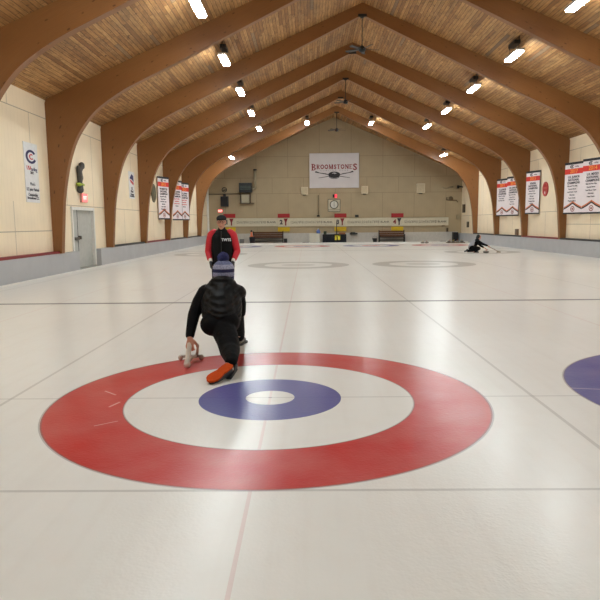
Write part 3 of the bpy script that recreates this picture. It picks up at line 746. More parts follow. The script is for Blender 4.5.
# ---- kneeling player by the boards --------------------------------------------
kn = thing('person', (8.5, 24.5, 0), 'person in dark clothes lunging low on the ice beside the boards, broom in hand', 'person')
def body3(bm):
    head(bm, (.15, 0, .74), (.8, -.5, -.25), 1.0)
    limb(bm, [(.08, 0, .6, .06), (.14, 0, .7, .055)])
    limb(bm, [(-.2, 0, .26, .13), (-.06, 0, .42, .135), (.05, 0, .55, .12)])
    limb(bm, [(-.2, -.1, .24, .1), (.12, -.16, .22, .07), (-.1, -.2, .07, .05)]); limb(bm, [(-.2, .08, .24, .1), (-.02, .12, .09, .07), (-.36, .1, .07, .05)])
    limb(bm, [(.08, -.16, .55, .055), (.3, -.18, .42, .045), (.54, -.2, .33, .03)]); limb(bm, [(.08, .15, .54, .055), (.26, .1, .34, .045), (.40, -.02, .24, .03)])
    hand(bm, (.54, -.2, .33), (1, 0, -.5), (0, 0, -1), 1, 1, .7); hand(bm, (.40, -.02, .24), (1, 0, -.4), (0, 0, -1), -1, 1, .7)
blob('body', body3, .009, SKIN, kn)
def jk3(bm):
    limb(bm, [(-.18, 0, .3, .15), (-.06, 0, .42, .155), (.05, 0, .53, .14), (.09, 0, .61, .09)]); limb(bm, [(.07, -.14, .55, .08), (.05, .14, .54, .08)])
    limb(bm, [(.08, -.16, .55, .075), (.3, -.18, .42, .06), (.50, -.2, .345, .045)]); limb(bm, [(.08, .15, .54, .07), (.26, .1, .34, .06), (.37, 0, .26, .045)])
blob('jacket', jk3, .012, FLEECE, kn)
blob('vest_panel', lambda bm: limb(bm, [(-.22, -.03, .3, .14), (-.14, -.03, .42, .13), (-.06, -.02, .52, .1)]), .012, mat('light_grey_vest', (150, 150, 156), .8), kn)
def tr3(bm):
    limb(bm, [(-.2, -.1, .24, .13), (.12, -.16, .21, .09), (-.08, -.2, .09, .07)]); limb(bm, [(-.2, .08, .24, .13), (-.02, .12, .12, .09), (-.34, .1, .08, .065)]); limb(bm, [(-.2, -.08, .25, .13), (-.2, .08, .25, .13)])
blob('trousers', tr3, .012, TROUS, kn)
blob('hood', lambda bm: (sph(bm, (.13, .02, .77), (.105, .115, .105)), limb(bm, [(.08, .02, .66, .08), (.1, .02, .72, .09)])), .01, BLACK, kn)
for a, b in (((-.34, .1, .05), (-.52, .1, .03)), ((-.14, -.2, .01), (.12, -.22, .01))): shoe('shoe', a, b, (0, 0, 1), SHOE, SHOE, kn)
br = thing('curling_broom', (9.28, 24.3, 0), 'curling broom held out over the ice by the lunging person', 'broom')
tubes('shaft', mat('broom_shaft', (120, 96, 74), .4), [([(-.3, 0, .34), (.27, 0, .06)], .013)], br, 10)
boxes('brush_head', mat('brush_grey', (150, 140, 128), .8), [(.2, .36, -.06, .06, .0, .06)], br, bevel=.012)

# ------------------------------------------------------------------ curling stones
GRAN = mat('grey_granite', (112, 108, 100), .35, noise=(60, .35))
def make_stone(hm, key):
    t = thing('curling_stone', (0, 0, 0), 'x', 'curling stone')
    bm = bmesh.new(); lathe(bm, [(.055, 0), (.10, .012), (.132, .035), (.145, .055), (.145, .068), (.132, .09), (.10, .108), (.05, .114)], 32); fin('granite_body', bm, GRAN, t, True)
    bm = bmesh.new(); lathe(bm, [(.143, .0545), (.1465, .0545), (.1465, .0685), (.143, .0685)], 32); fin('striking_band', bm, mat('pale_band', (160, 156, 148), .6), t, True)
    bm = bmesh.new(); lathe(bm, [(.05, .112), (.052, .118), (.03, .126)], 20); tube(bm, [(0, 0, .12), (0, 0, .158), (.03, 0, .165), (.12, 0, .168)], [.013, .013, .013, .011], 10); fin('handle', bm, hm, t, True)
    return t
SR = make_stone(mat('stone_handle_red', (180, 40, 40), .4), 'r'); SY = make_stone(mat('stone_handle_yellow', (206, 176, 70), .4), 'y')
used = {}
def stone(kind, p, label, rz=0):
    s = SR if kind == 'r' else SY
    t = s if kind not in used else copy_tree(s); used[kind] = 1
    t.location = (p.x, p.y, p.z if p.z > 1e-4 else 0); t.rotation_euler.z = rz; t['label'] = label; return t
stone('r', PZ(486, 253.2), 'granite curling stone on the ice just in front of the lunging person', .4)
p = PZ(427.5, 244.2); stone('y', Vector((p.x, 38.2, 0)), 'granite stone of the loose pair on the ice, on the bench side', 1.0)
p = PZ(432, 244.2); stone('r', Vector((p.x+.02, 38.3, 0)), 'granite stone of the loose pair on the ice, on the corner side', 2.0)
# rack of stones on a wooden board in the far corner
q = PZ(455.5, 242.9)
pal = tag(boxes('stone_pallet', mat('pallet_wood', (120, 102, 84), .7), [(-.62, .62, -.28, .28, 0, .03), (-.62, .62, -.28, .28, .03, .05)]), 'low wooden board carrying a row of stones in the far corner', 'board'); pal.location = (q.x, q.y, 0)
for i in range(4):
    stone('y' if i % 2 else 'r', Vector((q.x-.45+.3*i, q.y+.02, .052)), 'granite stone on the wooden board, %s from the corner' % ('fourth', 'third', 'second', 'first')[i], i*.7)

# ------------------------------------------------------------------ far wall
Y2 = YF-.0
def fw_box(name, px0, py0, px1, py1, depth, m, label, cat, Y=Y2, bevel=.01, floor=False, group=None):
    a = PY(px0, py0, Y); b = PY(px1, py1, Y); zt, zb = a.z, (0 if floor else b.z)
    o = boxes(name, m, [(-(b.x-a.x)/2, (b.x-a.x)/2, -depth, 0, 0, zt-zb)], bevel=bevel); o.location = ((a.x+b.x)/2, Y, zb)
    return tag(o, label, cat, group)
# club sign
a = PY(309.3, 153.4, YF-.12); b = PY(359, 187.6, YF-.12); W, H = b.x-a.x, a.z-b.z
sg = thing('club_sign', ((a.x+b.x)/2, YF, b.z), 'large white club sign reading Broomstones, with a stone and crossed brooms', 'sign')
boxes('board', mat('sign_white', (206, 200, 200), .5, noise=(2, .03)), [(-W/2, W/2, -.12, 0, 0, H)], sg, bevel=.01)
MAR = mat('maroon_paint', (132, 26, 34), .5); SBLK = mat('sign_black', (26, 24, 26), .5); SGRY = mat('sign_grey', (120, 112, 112), .5)
def serif(ch, x, z, h, w):
    """upright serif capital drawn from strokes; returns nothing"""
    bm = bmesh.new(); st = w*.27; se = h*.09; y0, y1 = -.128, -.12; L = x-w/2
    def rc(x0, x1, z0, z1): prism(bm, [(L+x0, z+z0), (L+x1, z+z0), (L+x1, z+z1), (L+x0, z+z1)], y0, y1)
    def dg(x0, z0, x1, z1, t): prism(bm, [(L+x0, z+z0), (L+x0+t, z+z0), (L+x1+t, z+z1), (L+x1, z+z1)], y0, y1)
    def bowl(z0, z1, xr):
        c = (L+st*.9, z+(z0+z1)/2); r = (z1-z0)/2; ringprism(bm, r*.62, r, y0, y1, c, -pi/2, pi/2, 14, (xr-st*.9)/r)
    if ch in 'BRTEI':
        if ch == 'T':
            m_ = w/2; rc(m_-st/2, m_+st/2, 0, h); rc(m_-st, m_+st, 0, se); rc(0, w, h-se, h); rc(0, se*.8, h*.72, h); rc(w-se*.8, w, h*.72, h)
        else:
            rc(st*.4, st*1.4, 0, h); rc(0, st*1.8, 0, se); rc(0, st*1.8, h-se, h)
            if ch in 'BR': bowl(h*.48, h, w*.92)
            if ch == 'B': bowl(0, h*.54, w)
            if ch == 'R': dg(w*.72, 0, w*.36, h*.5, st); rc(w*.68, w*1.05, 0, se)
            if ch == 'E': rc(st, w*.95, 0, se); rc(st, w*.95, h-se, h); rc(st, w*.7, h*.46, h*.46+se); rc(w*.85, w*.95, 0, h*.26); rc(w*.85, w*.95, h*.74, h)
    elif ch == 'O': ringprism(bm, h*.27, h*.5, y0, y1, (x, z+h/2), n=28, sx=w/h)
    elif ch in 'MN':
        rc(st*.3, st*.8, 0, h); rc(0, st*1.2, 0, se); rc(0, st*.9, h-se, h); rc(w-st*1.1, w-st*.2, 0 if ch == 'M' else 0, h); rc(w-st*1.4, w, 0, se) if ch == 'M' else None; rc(w-st*1.4, w, h-se, h)
        if ch == 'M': dg(w*.42, 0, st*.2, h, st*.8); dg(w*.42, 0, w-st*1.1, h, st*.4)
        else: dg(w-st*1.1, 0, st*.1, h, st)
    return bm
xs = [(c, w) for c, w in zip('BROOMSTONES', (.42, .33, .34, .34, .42, .25, .31, .34, .36, .29, .40))]
tot = sum(w for c, w in xs)+.02*10; k_ = W*.93/tot; x = -W*.93/2; zb = H*.545
for i, (c, w) in enumerate(xs):
    h = .50 if i in (0, 10) else .345; z = zb-(.10 if i in (0, 10) else 0); w *= k_
    if c == 'S':
        me = text_mesh('S', h*1.42, .004, .018, width=w*.86)
        zs_ = [v.co.z for v in me.vertices]; mz = (max(zs_)+min(zs_))/2; sc_ = h/(max(zs_)-min(zs_))
        for v in me.vertices: v.co = Vector((v.co.x+x+w/2, v.co.y-.124, (v.co.z-mz)*sc_+z+h/2))
        me.materials.clear(); link('letter', me, MAR, sg)
    else: fin('letter', serif(c, x+w/2, z, h, w*.94), MAR, sg)
    x += w+.02*k_
text('small_lettering', 'C  U  R  L  I  N  G     C  L  U  B', .13, 0, H*.505, -.124, SGRY, sg, 0, width=W*.56)
cz = H*.36
bm = bmesh.new(); disc(bm, .23, -.130, -.12, (0, cz+.06), 32, 2.0); fin('stone_emblem', bm, SBLK, sg)
bm = bmesh.new(); ringprism(bm, .17, .205, -.130, -.12, (0, cz-.06), pi*1.02, pi*1.98, 24, 2.0); ringprism(bm, .10, .135, -.130, -.12, (0, cz-.07), pi*1.05, pi*1.95, 24, 2.4); fin('stone_underside', bm, SBLK, sg)
bm = bmesh.new(); ringprism(bm, .05, .085, -.138, -.13, (0, cz+.13), 0, pi, 16, 2.0); prism(bm, [(-.05, cz+.12), (.12, cz+.12), (.14, cz+.19), (-.02, cz+.20)], -.138, -.13); fin('handle_emblem', bm, mat('sign_pale', (190, 184, 184), .5), sg)
for s in (-1, 1):
    bm = bmesh.new()
    prism(bm, [(s*.45, cz+.03), (s*.62, cz+.08), (s*.60, cz+.14), (s*.44, cz+.08)], -.128, -.12)
    prism(bm, [(s*.60, cz+.07), (s*1.50, cz+.24), (s*1.42, cz+.34), (s*1.12, cz+.22), (s*.62, cz+.15)], -.128, -.12)
    prism(bm, [(s*.42, cz-.09), (s*1.2, cz-.20), (s*1.2, cz-.17), (s*.42, cz-.04)], -.128, -.12)
    fin('broom_emblem', bm, SBLK if s < 0 else SGRY if 0 else SBLK, sg)

# wall speakers
for (x0, y0, x1, y1, lab) in ((301, 187, 308, 194.5, 'cream wall speaker below the club sign corner, door side'), (361.5, 186, 368, 193.5, 'cream wall speaker below the club sign corner, plaque side'), (417, 183.5, 425, 193, 'cream wall speaker high up, over the fourth scoreboard')):
    a = PY(x0, y0, YF-.25); b = PY(x1, y1, YF-.25); w, h = b.x-a.x, a.z-b.z
    t = thing('wall_speaker', ((a.x+b.x)/2, YF, b.z), lab, 'speaker', 'cream wall speakers')
    boxes('cabinet', mat('cream_cabinet', (214, 200, 170), .6), [(-w/2, w/2, -.25, 0, 0, h)], t, bevel=.02); boxes('bracket', DARK, [(-.12, .12, -.16, -.02, -.06, 0)], t)
    boxes('grille', mat('cream_grille', (196, 182, 152), .8, bump=(80, .6)), [(-w/2+.04, w/2-.04, -.262, -.25, .05, h-.05)], t)

# small beacon and clock
bc = thing('wall_beacon', PY(334.8, 196, YF)-Vector((0, 0, 0)), 'black and red signal box on the far wall above the square clock', 'signal light')
boxes('casing', BLACK, [(-.17, .0, -.1, 0, -.12, .12)], bc); boxes('lit_face', mat('beacon_glow', (255, 70, 90), .5, emit=((255, 50, 70), 1.5)), [(0, .15, -.1, 0, -.12, .12)], bc)
a = PY(327.8, 199.2, YF); b = PY(340.3, 211.6, YF); w = b.x-a.x; h = a.z-b.z
ck = thing('wall_clock', ((a.x+b.x)/2, YF, b.z), 'square framed clock with round dial on the far wall', 'clock')
boxes('backboard', mat('clock_board', (196, 186, 160), .6), [(-w/2, w/2, -.05, 0, 0, h)], ck)
FR = mat('clock_frame', (76, 80, 70), .5); fr = .035
boxes('frame', FR, [(-w/2, w/2, -.08, -.05, 0, fr), (-w/2, w/2, -.08, -.05, h-fr, h), (-w/2, -w/2+fr, -.08, -.05, fr, h-fr), (w/2-fr, w/2, -.08, -.05, fr, h-fr), (-w/2+fr, w/2-fr, -.07, -.05, h*.13, h*.16)], ck)
bm = bmesh.new(); ringprism(bm, .27, .33, -.09, -.05, (0, h*.56), n=36); fin('bezel', bm, FR, ck)
bm = bmesh.new(); disc(bm, .27, -.065, -.05, (0, h*.56)); fin('dial', bm, mat('dial_white', (206, 204, 192), .4), ck)
boxes('hands', SGRY, [(-.018, .018, -.072, -.065, h*.56-.12, h*.56+.2), (-.03, .05, -.072, -.065, h*.56-.13, h*.56-.1)], ck)

# four hanging scoreboards
SBW = mat('scoreboard_white', (204, 196, 172), .6); YEL = mat('scoreboard_yellow', (214, 176, 22), .5); SRED = mat('scoreboard_red', (158, 22, 26), .5)
RIM = mat('scoreboard_rim', (150, 134, 100), .7)
edges = [(223.5, 277.8, 218.4, 226.2), (277.8, 334.4, 218.2, 226.1), (334.4, 391.3, 218.0, 225.8), (391.3, 448.5, 217.8, 225.4)]
for i, (x0, x1, y0, y1) in enumerate(edges):
    a = PY(x0, y0, YF-.06); b = PY(x1, y1, YF-.06); w = b.x-a.x; h = a.z-b.z
    t = thing('scoreboard', (a.x, YF, b.z), 'long white scoreboard for sheet %s with red and yellow plates' % ('one', 'two', 'three', 'four')[i], 'scoreboard', 'sheet scoreboards along the far wall')
    boxes('board', SBW, [(0, w-.01, -.06, 0, 0, h)], t)
    boxes('rail', RIM, [(0, w-.01, -.09, 0, h, h+.03)], t); boxes('rail', RIM, [(0, w-.01, -.09, 0, -.03, 0)], t)
    pw = .93
    boxes('red_plate', SRED, [(0, pw, -.12, -.05, h+.04, h+.34)], t); boxes('yellow_plate', YEL, [(0, pw, -.12, -.05, -.38, -.05)], t)
    text('sheet_number', str(i+1), .46, .26, h*.5, -.066, INK if i != 3 else MAR, t, .02)
    bm = bmesh.new(); prism(bm, [(.45, h*.95), (.78, h*.95), (.66, h*.5), (.66, h*.12), (.56, h*.12), (.56, h*.5)], -.072, -.06); fin('pennant', bm, REDP if i < 3 else INK, t)
    s = '1 2 3 4 5 6 7 8 9 10 11 12 13 14 15 16 17 18 19 20'
    x_ = 1.0
    text('numeral_row', s, .27, (x_+w-.95)/2, h*.48, -.064, mat('numeral_ink', (96, 90, 84), .6), t, .006, width=w-.95-x_-.0)
    text('blank_lettering', 'BLANK', .2, w-.5, h*.48, -.064, _m['numeral_ink'], t, .004, width=.7)

# unit heater with flue pipe
a = PY(239, 183, YF-.5); b = PY(251.8, 192.3, YF-.5)
ht = thing('unit_heater', ((a.x+b.x)/2, YF, b.z), 'black unit heater with a flue pipe high on the far wall', 'heater')
w = b.x-a.x; h = a.z-b.z
boxes('casing', mat('heater_black', (30, 32, 34), .35, .4), [(-w/2, w/2, -.6, -.08, 0, h)], ht, bevel=.05)
boxes('louvre', mat('louvre_green', (66, 80, 72), .4, .4), [(-w/2+.08, w/2-.08, -.625, -.6, h*.3+.11*j, h*.3+.11*j+.05) for j in range(3)], ht)
PIPE = mat('galvanised_pipe', (168, 156, 130), .45, .2)
fp = PY(255, 170, YF-.35)
tubes('flue_pipe', PIPE, [([(w/2-.02, -.35, h*.45), (fp.x-ht.location.x-.05, -.35, h*.45)], .09), ([(fp.x-ht.location.x, -.35, h*.35), (fp.x-ht.location.x, -.35, fp.z-b.z)], .1)], ht, 14)
bm = bmesh.new(); lathe(bm, [(.11, 0), (.13, .03), (.13, .1), (.11, .13)], 16, (fp.x-ht.location.x, -.35, fp.z-b.z-.05)); fin('flue_cap', bm, DARK, ht, True)
a2, b2 = PY(240.2, 194.5, YF-.4), PY(250.5, 203.5, YF-.4); ox, oz = ht.location.x, ht.location.z
boxes('lower_shelf', mat('brown_bracket', (92, 78, 58), .6), [(a2.x-ox-.05, b2.x-ox+.25, -.5, 0, b2.z-oz, b2.z-oz+.05), (a2.x-ox, a2.x-ox+.04, -.45, -.05, b2.z-oz, a2.z-oz+.1), (b2.x-ox-.04, b2.x-ox, -.45, -.05, b2.z-oz, a2.z-oz+.1)], ht)
boxes('filter_box', mat('filter_cream', (176, 166, 142), .6), [(a2.x-ox+.1, b2.x-ox-.1, -.42, -.02, b2.z-oz+.06, a2.z-oz-.02)], ht)
# dark speaker beside it, with conduit
a = PY(220.5, 196.5, YF-.3); b = PY(228.2, 206.5, YF-.3); w = b.x-a.x; h = a.z-b.z
t = thing('hanging_loudspeaker', ((a.x+b.x)/2, YF, b.z), 'dark loudspeaker on the far wall above the exit sign', 'speaker')
boxes('cabinet', mat('speaker_dark', (46, 46, 48), .6), [(-w/2, w/2, -.35, -.05, 0, h)], t, bevel=.02); boxes('mount', DARK, [(-.1, .1, -.2, 0, h, h+.2)], t)
boxes('grille', mat('speaker_grille', (34, 34, 36), .9, bump=(90, .8)), [(-w/2+.04, w/2-.04, -.362, -.35, .05, h-.05)], t)
a = PY(224.3, 189.8, YF-.2)
bm = bmesh.new(); ringprism(bm, .15, .2, -.2, -.15, n=20); tube(bm, [(-.16, -.17, -.1), (.2, -.17, .03)], .03, 6); tube(bm, [(0, -.17, 0), (0, 0, 0)], .025, 6)
w_ = fin('wall_reel', bm, DARK); w_.location = (a.x, YF, a.z); tag(w_, 'small round reel mounted on the far wall above the dark loudspeaker', 'reel')
a = PY(207.5, 194.3, YF-.05); b = PY(240, 194.0, YF-.05)
tag(tubes('conduit', mat('conduit_brown', (104, 90, 68), .5), [([(a.x, YF-.05, a.z), (b.x, YF-.05, b.z)], .04)]), 'horizontal conduit pipe running from the corner to the unit heater', 'pipe')
for x0, y0, y1, lab in ((318.3, 195, 215.5, 'thin vertical conduit ending in a knob, under the club sign'), (285.2, 0, 0, '')):
    if not lab: continue
    a = PY(x0, y0, YF-.04); b = PY(x0+.2, y1, YF-.04)
    t = thing('conduit', (a.x, YF, b.z), lab, 'pipe'); tubes('tube', mat('conduit_tan', (126, 110, 84), .5), [([(0, -.04, 0), (0, -.04, a.z-b.z)], .03)], t)
    boxes('knob', DARK, [(-.12, .1, -.1, 0, -.08, .02)], t)
fw_box('camera_box', 355, 214.8, 358.5, 217.2, .12, DARK, 'small dark box on the far wall beside the third red plate', 'box')
# right corner fittings
a = PY(447.5, 187.5, YF)
t = thing('pipe_fitting', (a.x, YF, a.z), 'looping pale pipe fitting high in the far corner', 'pipe')
tubes('pipe', PIPE, [([(-.42, -.1, 0), (-.1, -.1, -.12), (.15, -.12, .02), (.4, -.1, .05)], .035)], t); tubes('stay', PIPE, [([(0, 0, -.06), (0, -.1, -.06)], .03)], t)
a = PY(450.5, 198.5, YF)
t = thing('sprinkler_valve', (a.x, YF, a.z), 'brown valve assembly on a bent pipe in the far corner', 'valve')
BR = mat('brown_pipe', (100, 84, 58), .5)
tubes('pipe', BR, [([(-.35, -.08, -.1), (-.1, -.08, -.12), (.45, -.08, -.14), (.55, -.08, -.3)], .035), ([(-.3, -.08, -.1), (-.28, 0, .1)], .03)], t)
bm = bmesh.new(); sph(bm, (0, -.12, 0), (.17, .1, .15)); fin('valve_body', bm, BR, t, True)
p = PX(463, 187, XR); t = thing('wall_bracket', (XR, p.y, p.z), 'dark bracket sticking out of the side wall by the far corner', 'bracket', None, 0)
tubes('arm', DARK, [([(0, 0, 0), (-.35, 0, .05)], .05)], t); boxes('clamp', DARK, [(-.45, -.3, -.08, .08, -.1, .12)], t)
for (px, py, w, h, lab) in ((464.5, 208.5, .5, .62, 'narrow dark fixture on the side wall by the far corner'), (468.5, 224.5, .32, .42, 'small dark phone on the side wall by the far corner')):
    p = PX(px, py, XR); o = boxes('wall_fixture', mat('fixture_brown', (74, 62, 46), .6), [(-.1, 0, -w/2, w/2, -h/2, h/2)], bevel=.02); o.location = (XR, p.y, p.z); tag(o, lab, 'fixture')
fw_box('switch_box', 456.2, 214.5, 459.6, 219, .1, mat('tan_box', (160, 148, 118), .6), 'tan switch box on the far wall near the corner', 'box')
fw_box('coat_hook', 446.3, 227.8, 448, 232, .08, mat('hook_brown', (84, 66, 46), .6), 'small brown hook hanging under the fourth scoreboard', 'hook')
fw_box('coat_hook', 441.5, 225.2, 444.5, 226.3, .08, _m['hook_brown'], 'short brown peg just under the fourth scoreboard', 'hook')
p = PX(517.4, 234, XR); o = boxes('outlet_box', mat('brown_box', (120, 98, 78), .6), [(-.08, 0, -.2, .2, -.17, .17)], bevel=.01); o.location = (XR, p.y, bt+.25); tag(o, 'small brown outlet box low on the wall beneath the 2016 banner', 'box')

# benches and clutter along the far wall
WOODB = mat('bench_wood', (92, 56, 30), .5, noise=(6, .15))
def bench(px0, px1, Y, label):
    a = PY(px0, 233, Y); b = PY(px1, 243, Y); w = b.x-a.x
    t = thing('wooden_bench', ((a.x+b.x)/2, Y, 0), label, 'bench', 'wooden benches at the far wall')
    for k in range(3): boxes('back_slat', WOODB, [(-w/2+.03, w/2-.03, .28, .32, .42+.155*k, .56+.155*k)], t, bevel=.006)
    boxes('seat', mat('bench_seat', (34, 24, 18), .5), [(-w/2+.02, w/2-.02, -.15, .28, .36, .42)], t, bevel=.008)
    for s in (-1, 1):
        x = s*(w/2-.03)
        boxes('end_frame', BLACK, [(x-.035, x+.035, .27, .33, 0, .92), (x-.035, x+.035, -.15, -.08, 0, .58), (x-.035, x+.035, -.15, .3, .55, .60)], t)
    boxes('stretcher', BLACK, [(-w/2+.05, w/2-.05, .0, .06, .12, .2)], t)
    return t
bench(252.6, 283.3, 41.6, 'brown wooden bench beside the orange topped bin'); bench(379, 404.8, 41.6, 'brown wooden bench beneath the fourth scoreboard plate')
def gb(name, px0, px1, ptop, Y, depth, m, label, cat, bevel=.01, z0=0):
    a = PY(px0, ptop, Y); b = PY(px1, ptop, Y)
    o = boxes(name, m, [(-(b.x-a.x)/2, (b.x-a.x)/2, 0, depth, 0, a.z-z0)], bevel=bevel); o.location = ((a.x+b.x)/2, Y, z0); return tag(o, label, cat)
gb('storage_box', 283.8, 287.2, 238.6, 41.3, .4, BLACK, 'low black box against the end of the first bench', 'box')
gb('crate', 239.6, 243.8, 239.2, 41.0, .4, mat('crate_grey', (112, 108, 106), .7), 'small grey crate behind the standing person, by the far boards', 'crate')
a = PY(249.2, 237.2, 41.2); b = PY(255.2, 237.2, 41.2); w = b.x-a.x
t = thing('waste_bin', ((a.x+b.x)/2, 41.2, 0), 'black waste bin next to the first wooden bench', 'bin')
bm = bmesh.new(); lathe(bm, [(w*.4, 0), (w*.48, a.z-.06), (w*.5, a.z-.06), (w*.5, a.z)], 20); fin('bucket', bm, mat('bin_black', (38, 40, 46), .5), t, True)
bm = bmesh.new(); lathe(bm, [(w*.42, a.z), (w*.3, a.z+.04)], 20); fin('lid', bm, BLACK, t, True)
cn = thing('traffic_cone', ((a.x+b.x)/2-.05, 41.2, a.z+.04), 'orange cone with a black knob standing on the waste bin', 'cone')
bm = bmesh.new(); lathe(bm, [(.16, 0), (.16, .02), (.10, .03), (.05, .36)], 20); fin('cone_body', bm, mat('cone_orange', (212, 112, 74), .5), cn, True)
bm = bmesh.new(); sph(bm, (0, 0, .42), .075); fin('knob', bm, BLACK, cn, True); tubes('stem', BLACK, [([(0, 0, .3), (0, 0, .4)], .02)], cn)
# white folding boards by the table
a = PY(309.2, 233.5, 41.4); b = PY(320.5, 233.5, 41.4); w = b.x-a.x
t = thing('white_cabinet', ((a.x+b.x)/2, 41.4, 0), 'low white cabinet between the first bench and black table', 'cabinet')
boxes('body', mat('cabinet_white', (200, 196, 180), .5), [(-w/2, w/2, 0, .5, .04, a.z)], t, bevel=.01)
for s in (-1, 1): boxes('door', mat('cabinet_door', (208, 204, 190), .5), [(min(s*.01, s*(w/2-.02)), max(s*.01, s*(w/2-.02)), -.02, 0, .08, a.z-.04)], t)
boxes('plinth', BLACK, [(-w/2+.02, w/2-.02, .02, .48, 0, .04)], t)
gb('foot_scraper', 302.5, 309, 242.2, 40.6, .3, mat('scraper_grey', (90, 86, 80), .7), 'dark flat scraper mat on the ice edge by the white cabinet', 'mat')
gb('foot_scraper', 363.5, 370, 242.6, 40.2, .3, _m['scraper_grey'], 'dark flat scraper mat on the ice edge near the small bucket', 'mat')
# skirted table
a = PY(322.8, 234.4, 41.0); b = PY(346.3, 234.4, 41.0); w = b.x-a.x; hz = a.z
t = thing('skirted_table', ((a.x+b.x)/2, 41.0, 0), 'table with a black skirt and a yellow mark on its front', 'table')
boxes('tabletop', mat('table_black', (40, 40, 42), .5), [(-w/2, w/2, 0, .7, hz-.04, hz)], t, bevel=.008)
bm = bmesh.new(); pts = []
for i in range(49):
    pts.append((-w/2+w*i/48, -.02+.015*sin(i*1.9)))
A_ = [bm.verts.new((x, y, .01)) for x, y in pts]; B_ = [bm.verts.new((x, y, hz-.02)) for x, y in pts]
C_ = [bm.verts.new((x, .03, .01)) for x, y in pts]; D_ = [bm.verts.new((x, .03, hz-.02)) for x, y in pts]
for i in range(48):
    for q in ((A_, B_), (B_, D_), (D_, C_), (C_, A_)): bm.faces.new((q[0][i], q[0][i+1], q[1][i+1], q[1][i]))
bm.faces.new((A_[0], B_[0], D_[0], C_[0])); bm.faces.new((A_[-1], C_[-1], D_[-1], B_[-1]))
fin('skirt', bm, mat('skirt_black', (16, 20, 28), .8), t)
for s in (-1, 1): boxes('side_skirt', _m['skirt_black'], [(s*w/2-.01, s*w/2+.01, .03, .68, .01, hz-.04)], t)
ym = mat('yellow_print', (220, 206, 60), .5); g = .055
boxes('yellow_mark', ym, [(-.0+.02, .16, -.05, -.035, .22, .6), (.24, .42, -.05, -.035, .22, .6), (.02, .42, -.05, -.035, .52, .6)], t)
bx = (a.x+b.x)/2
# things standing on the table
p = PY(336.6, 221, 41.3); t = thing('pole_stand', (p.x, 41.35, hz), 'thin black pole on a small foot standing on the skirted table', 'stand')
tubes('pole', BLACK, [([(0, 0, .02), (0, 0, p.z-hz)], .028)], t); boxes('foot', BLACK, [(-.16, .16, -.12, .12, 0, .03)], t)
p = PY(321.4, 232, 41.5); t = thing('water_jug', (p.x, 41.62, PY(320.5, 233.5, 41.4).z), 'blue water jug on the white cabinet edge by the table', 'jug'); t.location.z += .003; t.location.x = min(t.location.x, PY(320.5, 233, 41.4).x-.16)
bm = bmesh.new(); lathe(bm, [(.12, 0), (.15, .03), (.15, .2), (.06, .28), (.05, .32)], 20); fin('vessel', bm, mat('blue_plastic', (92, 120, 196), .3), t, True)
bm = bmesh.new(); lathe(bm, [(.055, .32), (.055, .36)], 14); fin('cap', bm, WHITE, t, True)
p = PY(325, 231.5, 41.4); o = tag(boxes('small_speaker', mat('speaker_green', (40, 56, 40), .6), [(-.11, .11, -.08, .08, 0, .24)], bevel=.02), 'small dark speaker on the skirted table beside the jug', 'speaker'); o.location = (p.x, 41.3, hz)
p = PY(342, 233, 41.4); o = tag(boxes('cardboard_tray', mat('cardboard', (150, 100, 60), .7), [(-.25, .25, -.15, .15, 0, .12)], bevel=.01), 'brown cardboard tray on the skirted table below yellow plate', 'tray'); o.location = (p.x, 41.35, hz)
a = PY(350, 232, YF-.25); b = PY(357.5, 234.2, YF-.25)
t = thing('wall_shelf', ((a.x+b.x)/2, YF-.12, b.z), 'short black shelf on the far wall right of the skirted table', 'shelf'); w = b.x-a.x
boxes('shelf_board', BLACK, [(-w/2, w/2, -.25, 0, 0, .09)], t); boxes('support', BLACK, [(-w/2+.05, w/2-.2, -.1, 0, .09, a.z-b.z)], t)
t['label'] = 'short black shelf on the far wall beside the skirted table'
a = PY(372.3, 238.2, 41.2); b = PY(377.3, 238.2, 41.2); w = b.x-a.x
t = thing('bucket', ((a.x+b.x)/2, 41.2, 0), 'small black bucket between the skirted table and second bench', 'bucket')
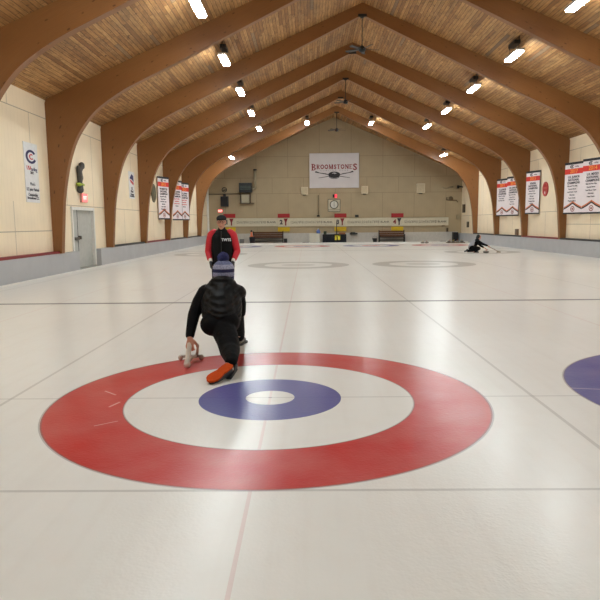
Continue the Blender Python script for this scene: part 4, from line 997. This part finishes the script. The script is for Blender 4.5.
bm = bmesh.new(); lathe(bm, [(w*.36, 0), (w*.5, a.z-.03), (w*.53, a.z-.03), (w*.53, a.z), (w*.46, a.z), (w*.34, .02)], 20); fin('pail', bm, BLACK, t, True)
bm = bmesh.new(); ringprism(bm, w*.46, w*.5, -.01, .01, (0, a.z-.02), 0, pi, 16); fin('bail_handle', bm, DARK, t)
gb('black_case', 453.4, 458.2, 232.2, 41.7, .4, BLACK, 'upright black case standing behind the stones in the far corner', 'case')
p = PY(440.2, 241.5, 41.0); q = PY(445.5, 240.5, 41.4); t = tag(tubes('curling_broom', mat('dark_broom', (50, 36, 30), .5), [([(0, 0, .04), (q.x-p.x, .3, .04)], .03)]), 'dark broom lying flat on the ice next to the stone board', 'broom'); t.location = (p.x, 41.0, 0)
o = thing('wall_ornament', (0, 0, 0), 'dark twisted wall ornament with a green ribbon above the exit sign', 'ornament', None, radians(90))
pc = PX(80, 178, XL+.08); o.location = (XL, pc.y, pc.z)
OR = mat('ornament_grey', (84, 80, 76), .8, bump=(30, .6))
def zz(px, py): p_ = PX(px, py, XL+.08); return (p_.y-pc.y, -.09, p_.z-pc.z)
blob('twisted_brush', lambda bm: (limb(bm, [(*zz(79.5, 184), .07), (*zz(80, 178), .1), (*zz(79, 171), .09), (*zz(78, 167), .06)]), limb(bm, [(*zz(79.5, 174), .05), (*zz(81, 168), .07), (*zz(81.3, 165), .10), (*zz(82, 167), .08)]), limb(bm, [(*zz(80.2, 183), .07), (*zz(80, 190), .12)])), .014, OR, o)
blob('green_ribbon', lambda bm: limb(bm, [(*zz(76.8, 184), .04), (*zz(80, 184.6), .085), (*zz(83.4, 185), .04)]), .012, mat('green_ribbon', (156, 172, 50), .7), o)

# ------------------------------------------------------------------ world and view
w = bpy.data.worlds.new('world'); SC.world = w; w.use_nodes = True; w.node_tree.nodes['Background'].inputs[0].default_value = (0, 0, 0, 1)
SC.view_settings.view_transform = 'Standard'; SC.view_settings.look = 'None'; SC.view_settings.exposure = 0; SC.view_settings.gamma = 1
SC.view_settings.use_curve_mapping = False
SC.cycles.use_denoising = True
SC.cycles.max_bounces = 10; SC.cycles.diffuse_bounces = 6
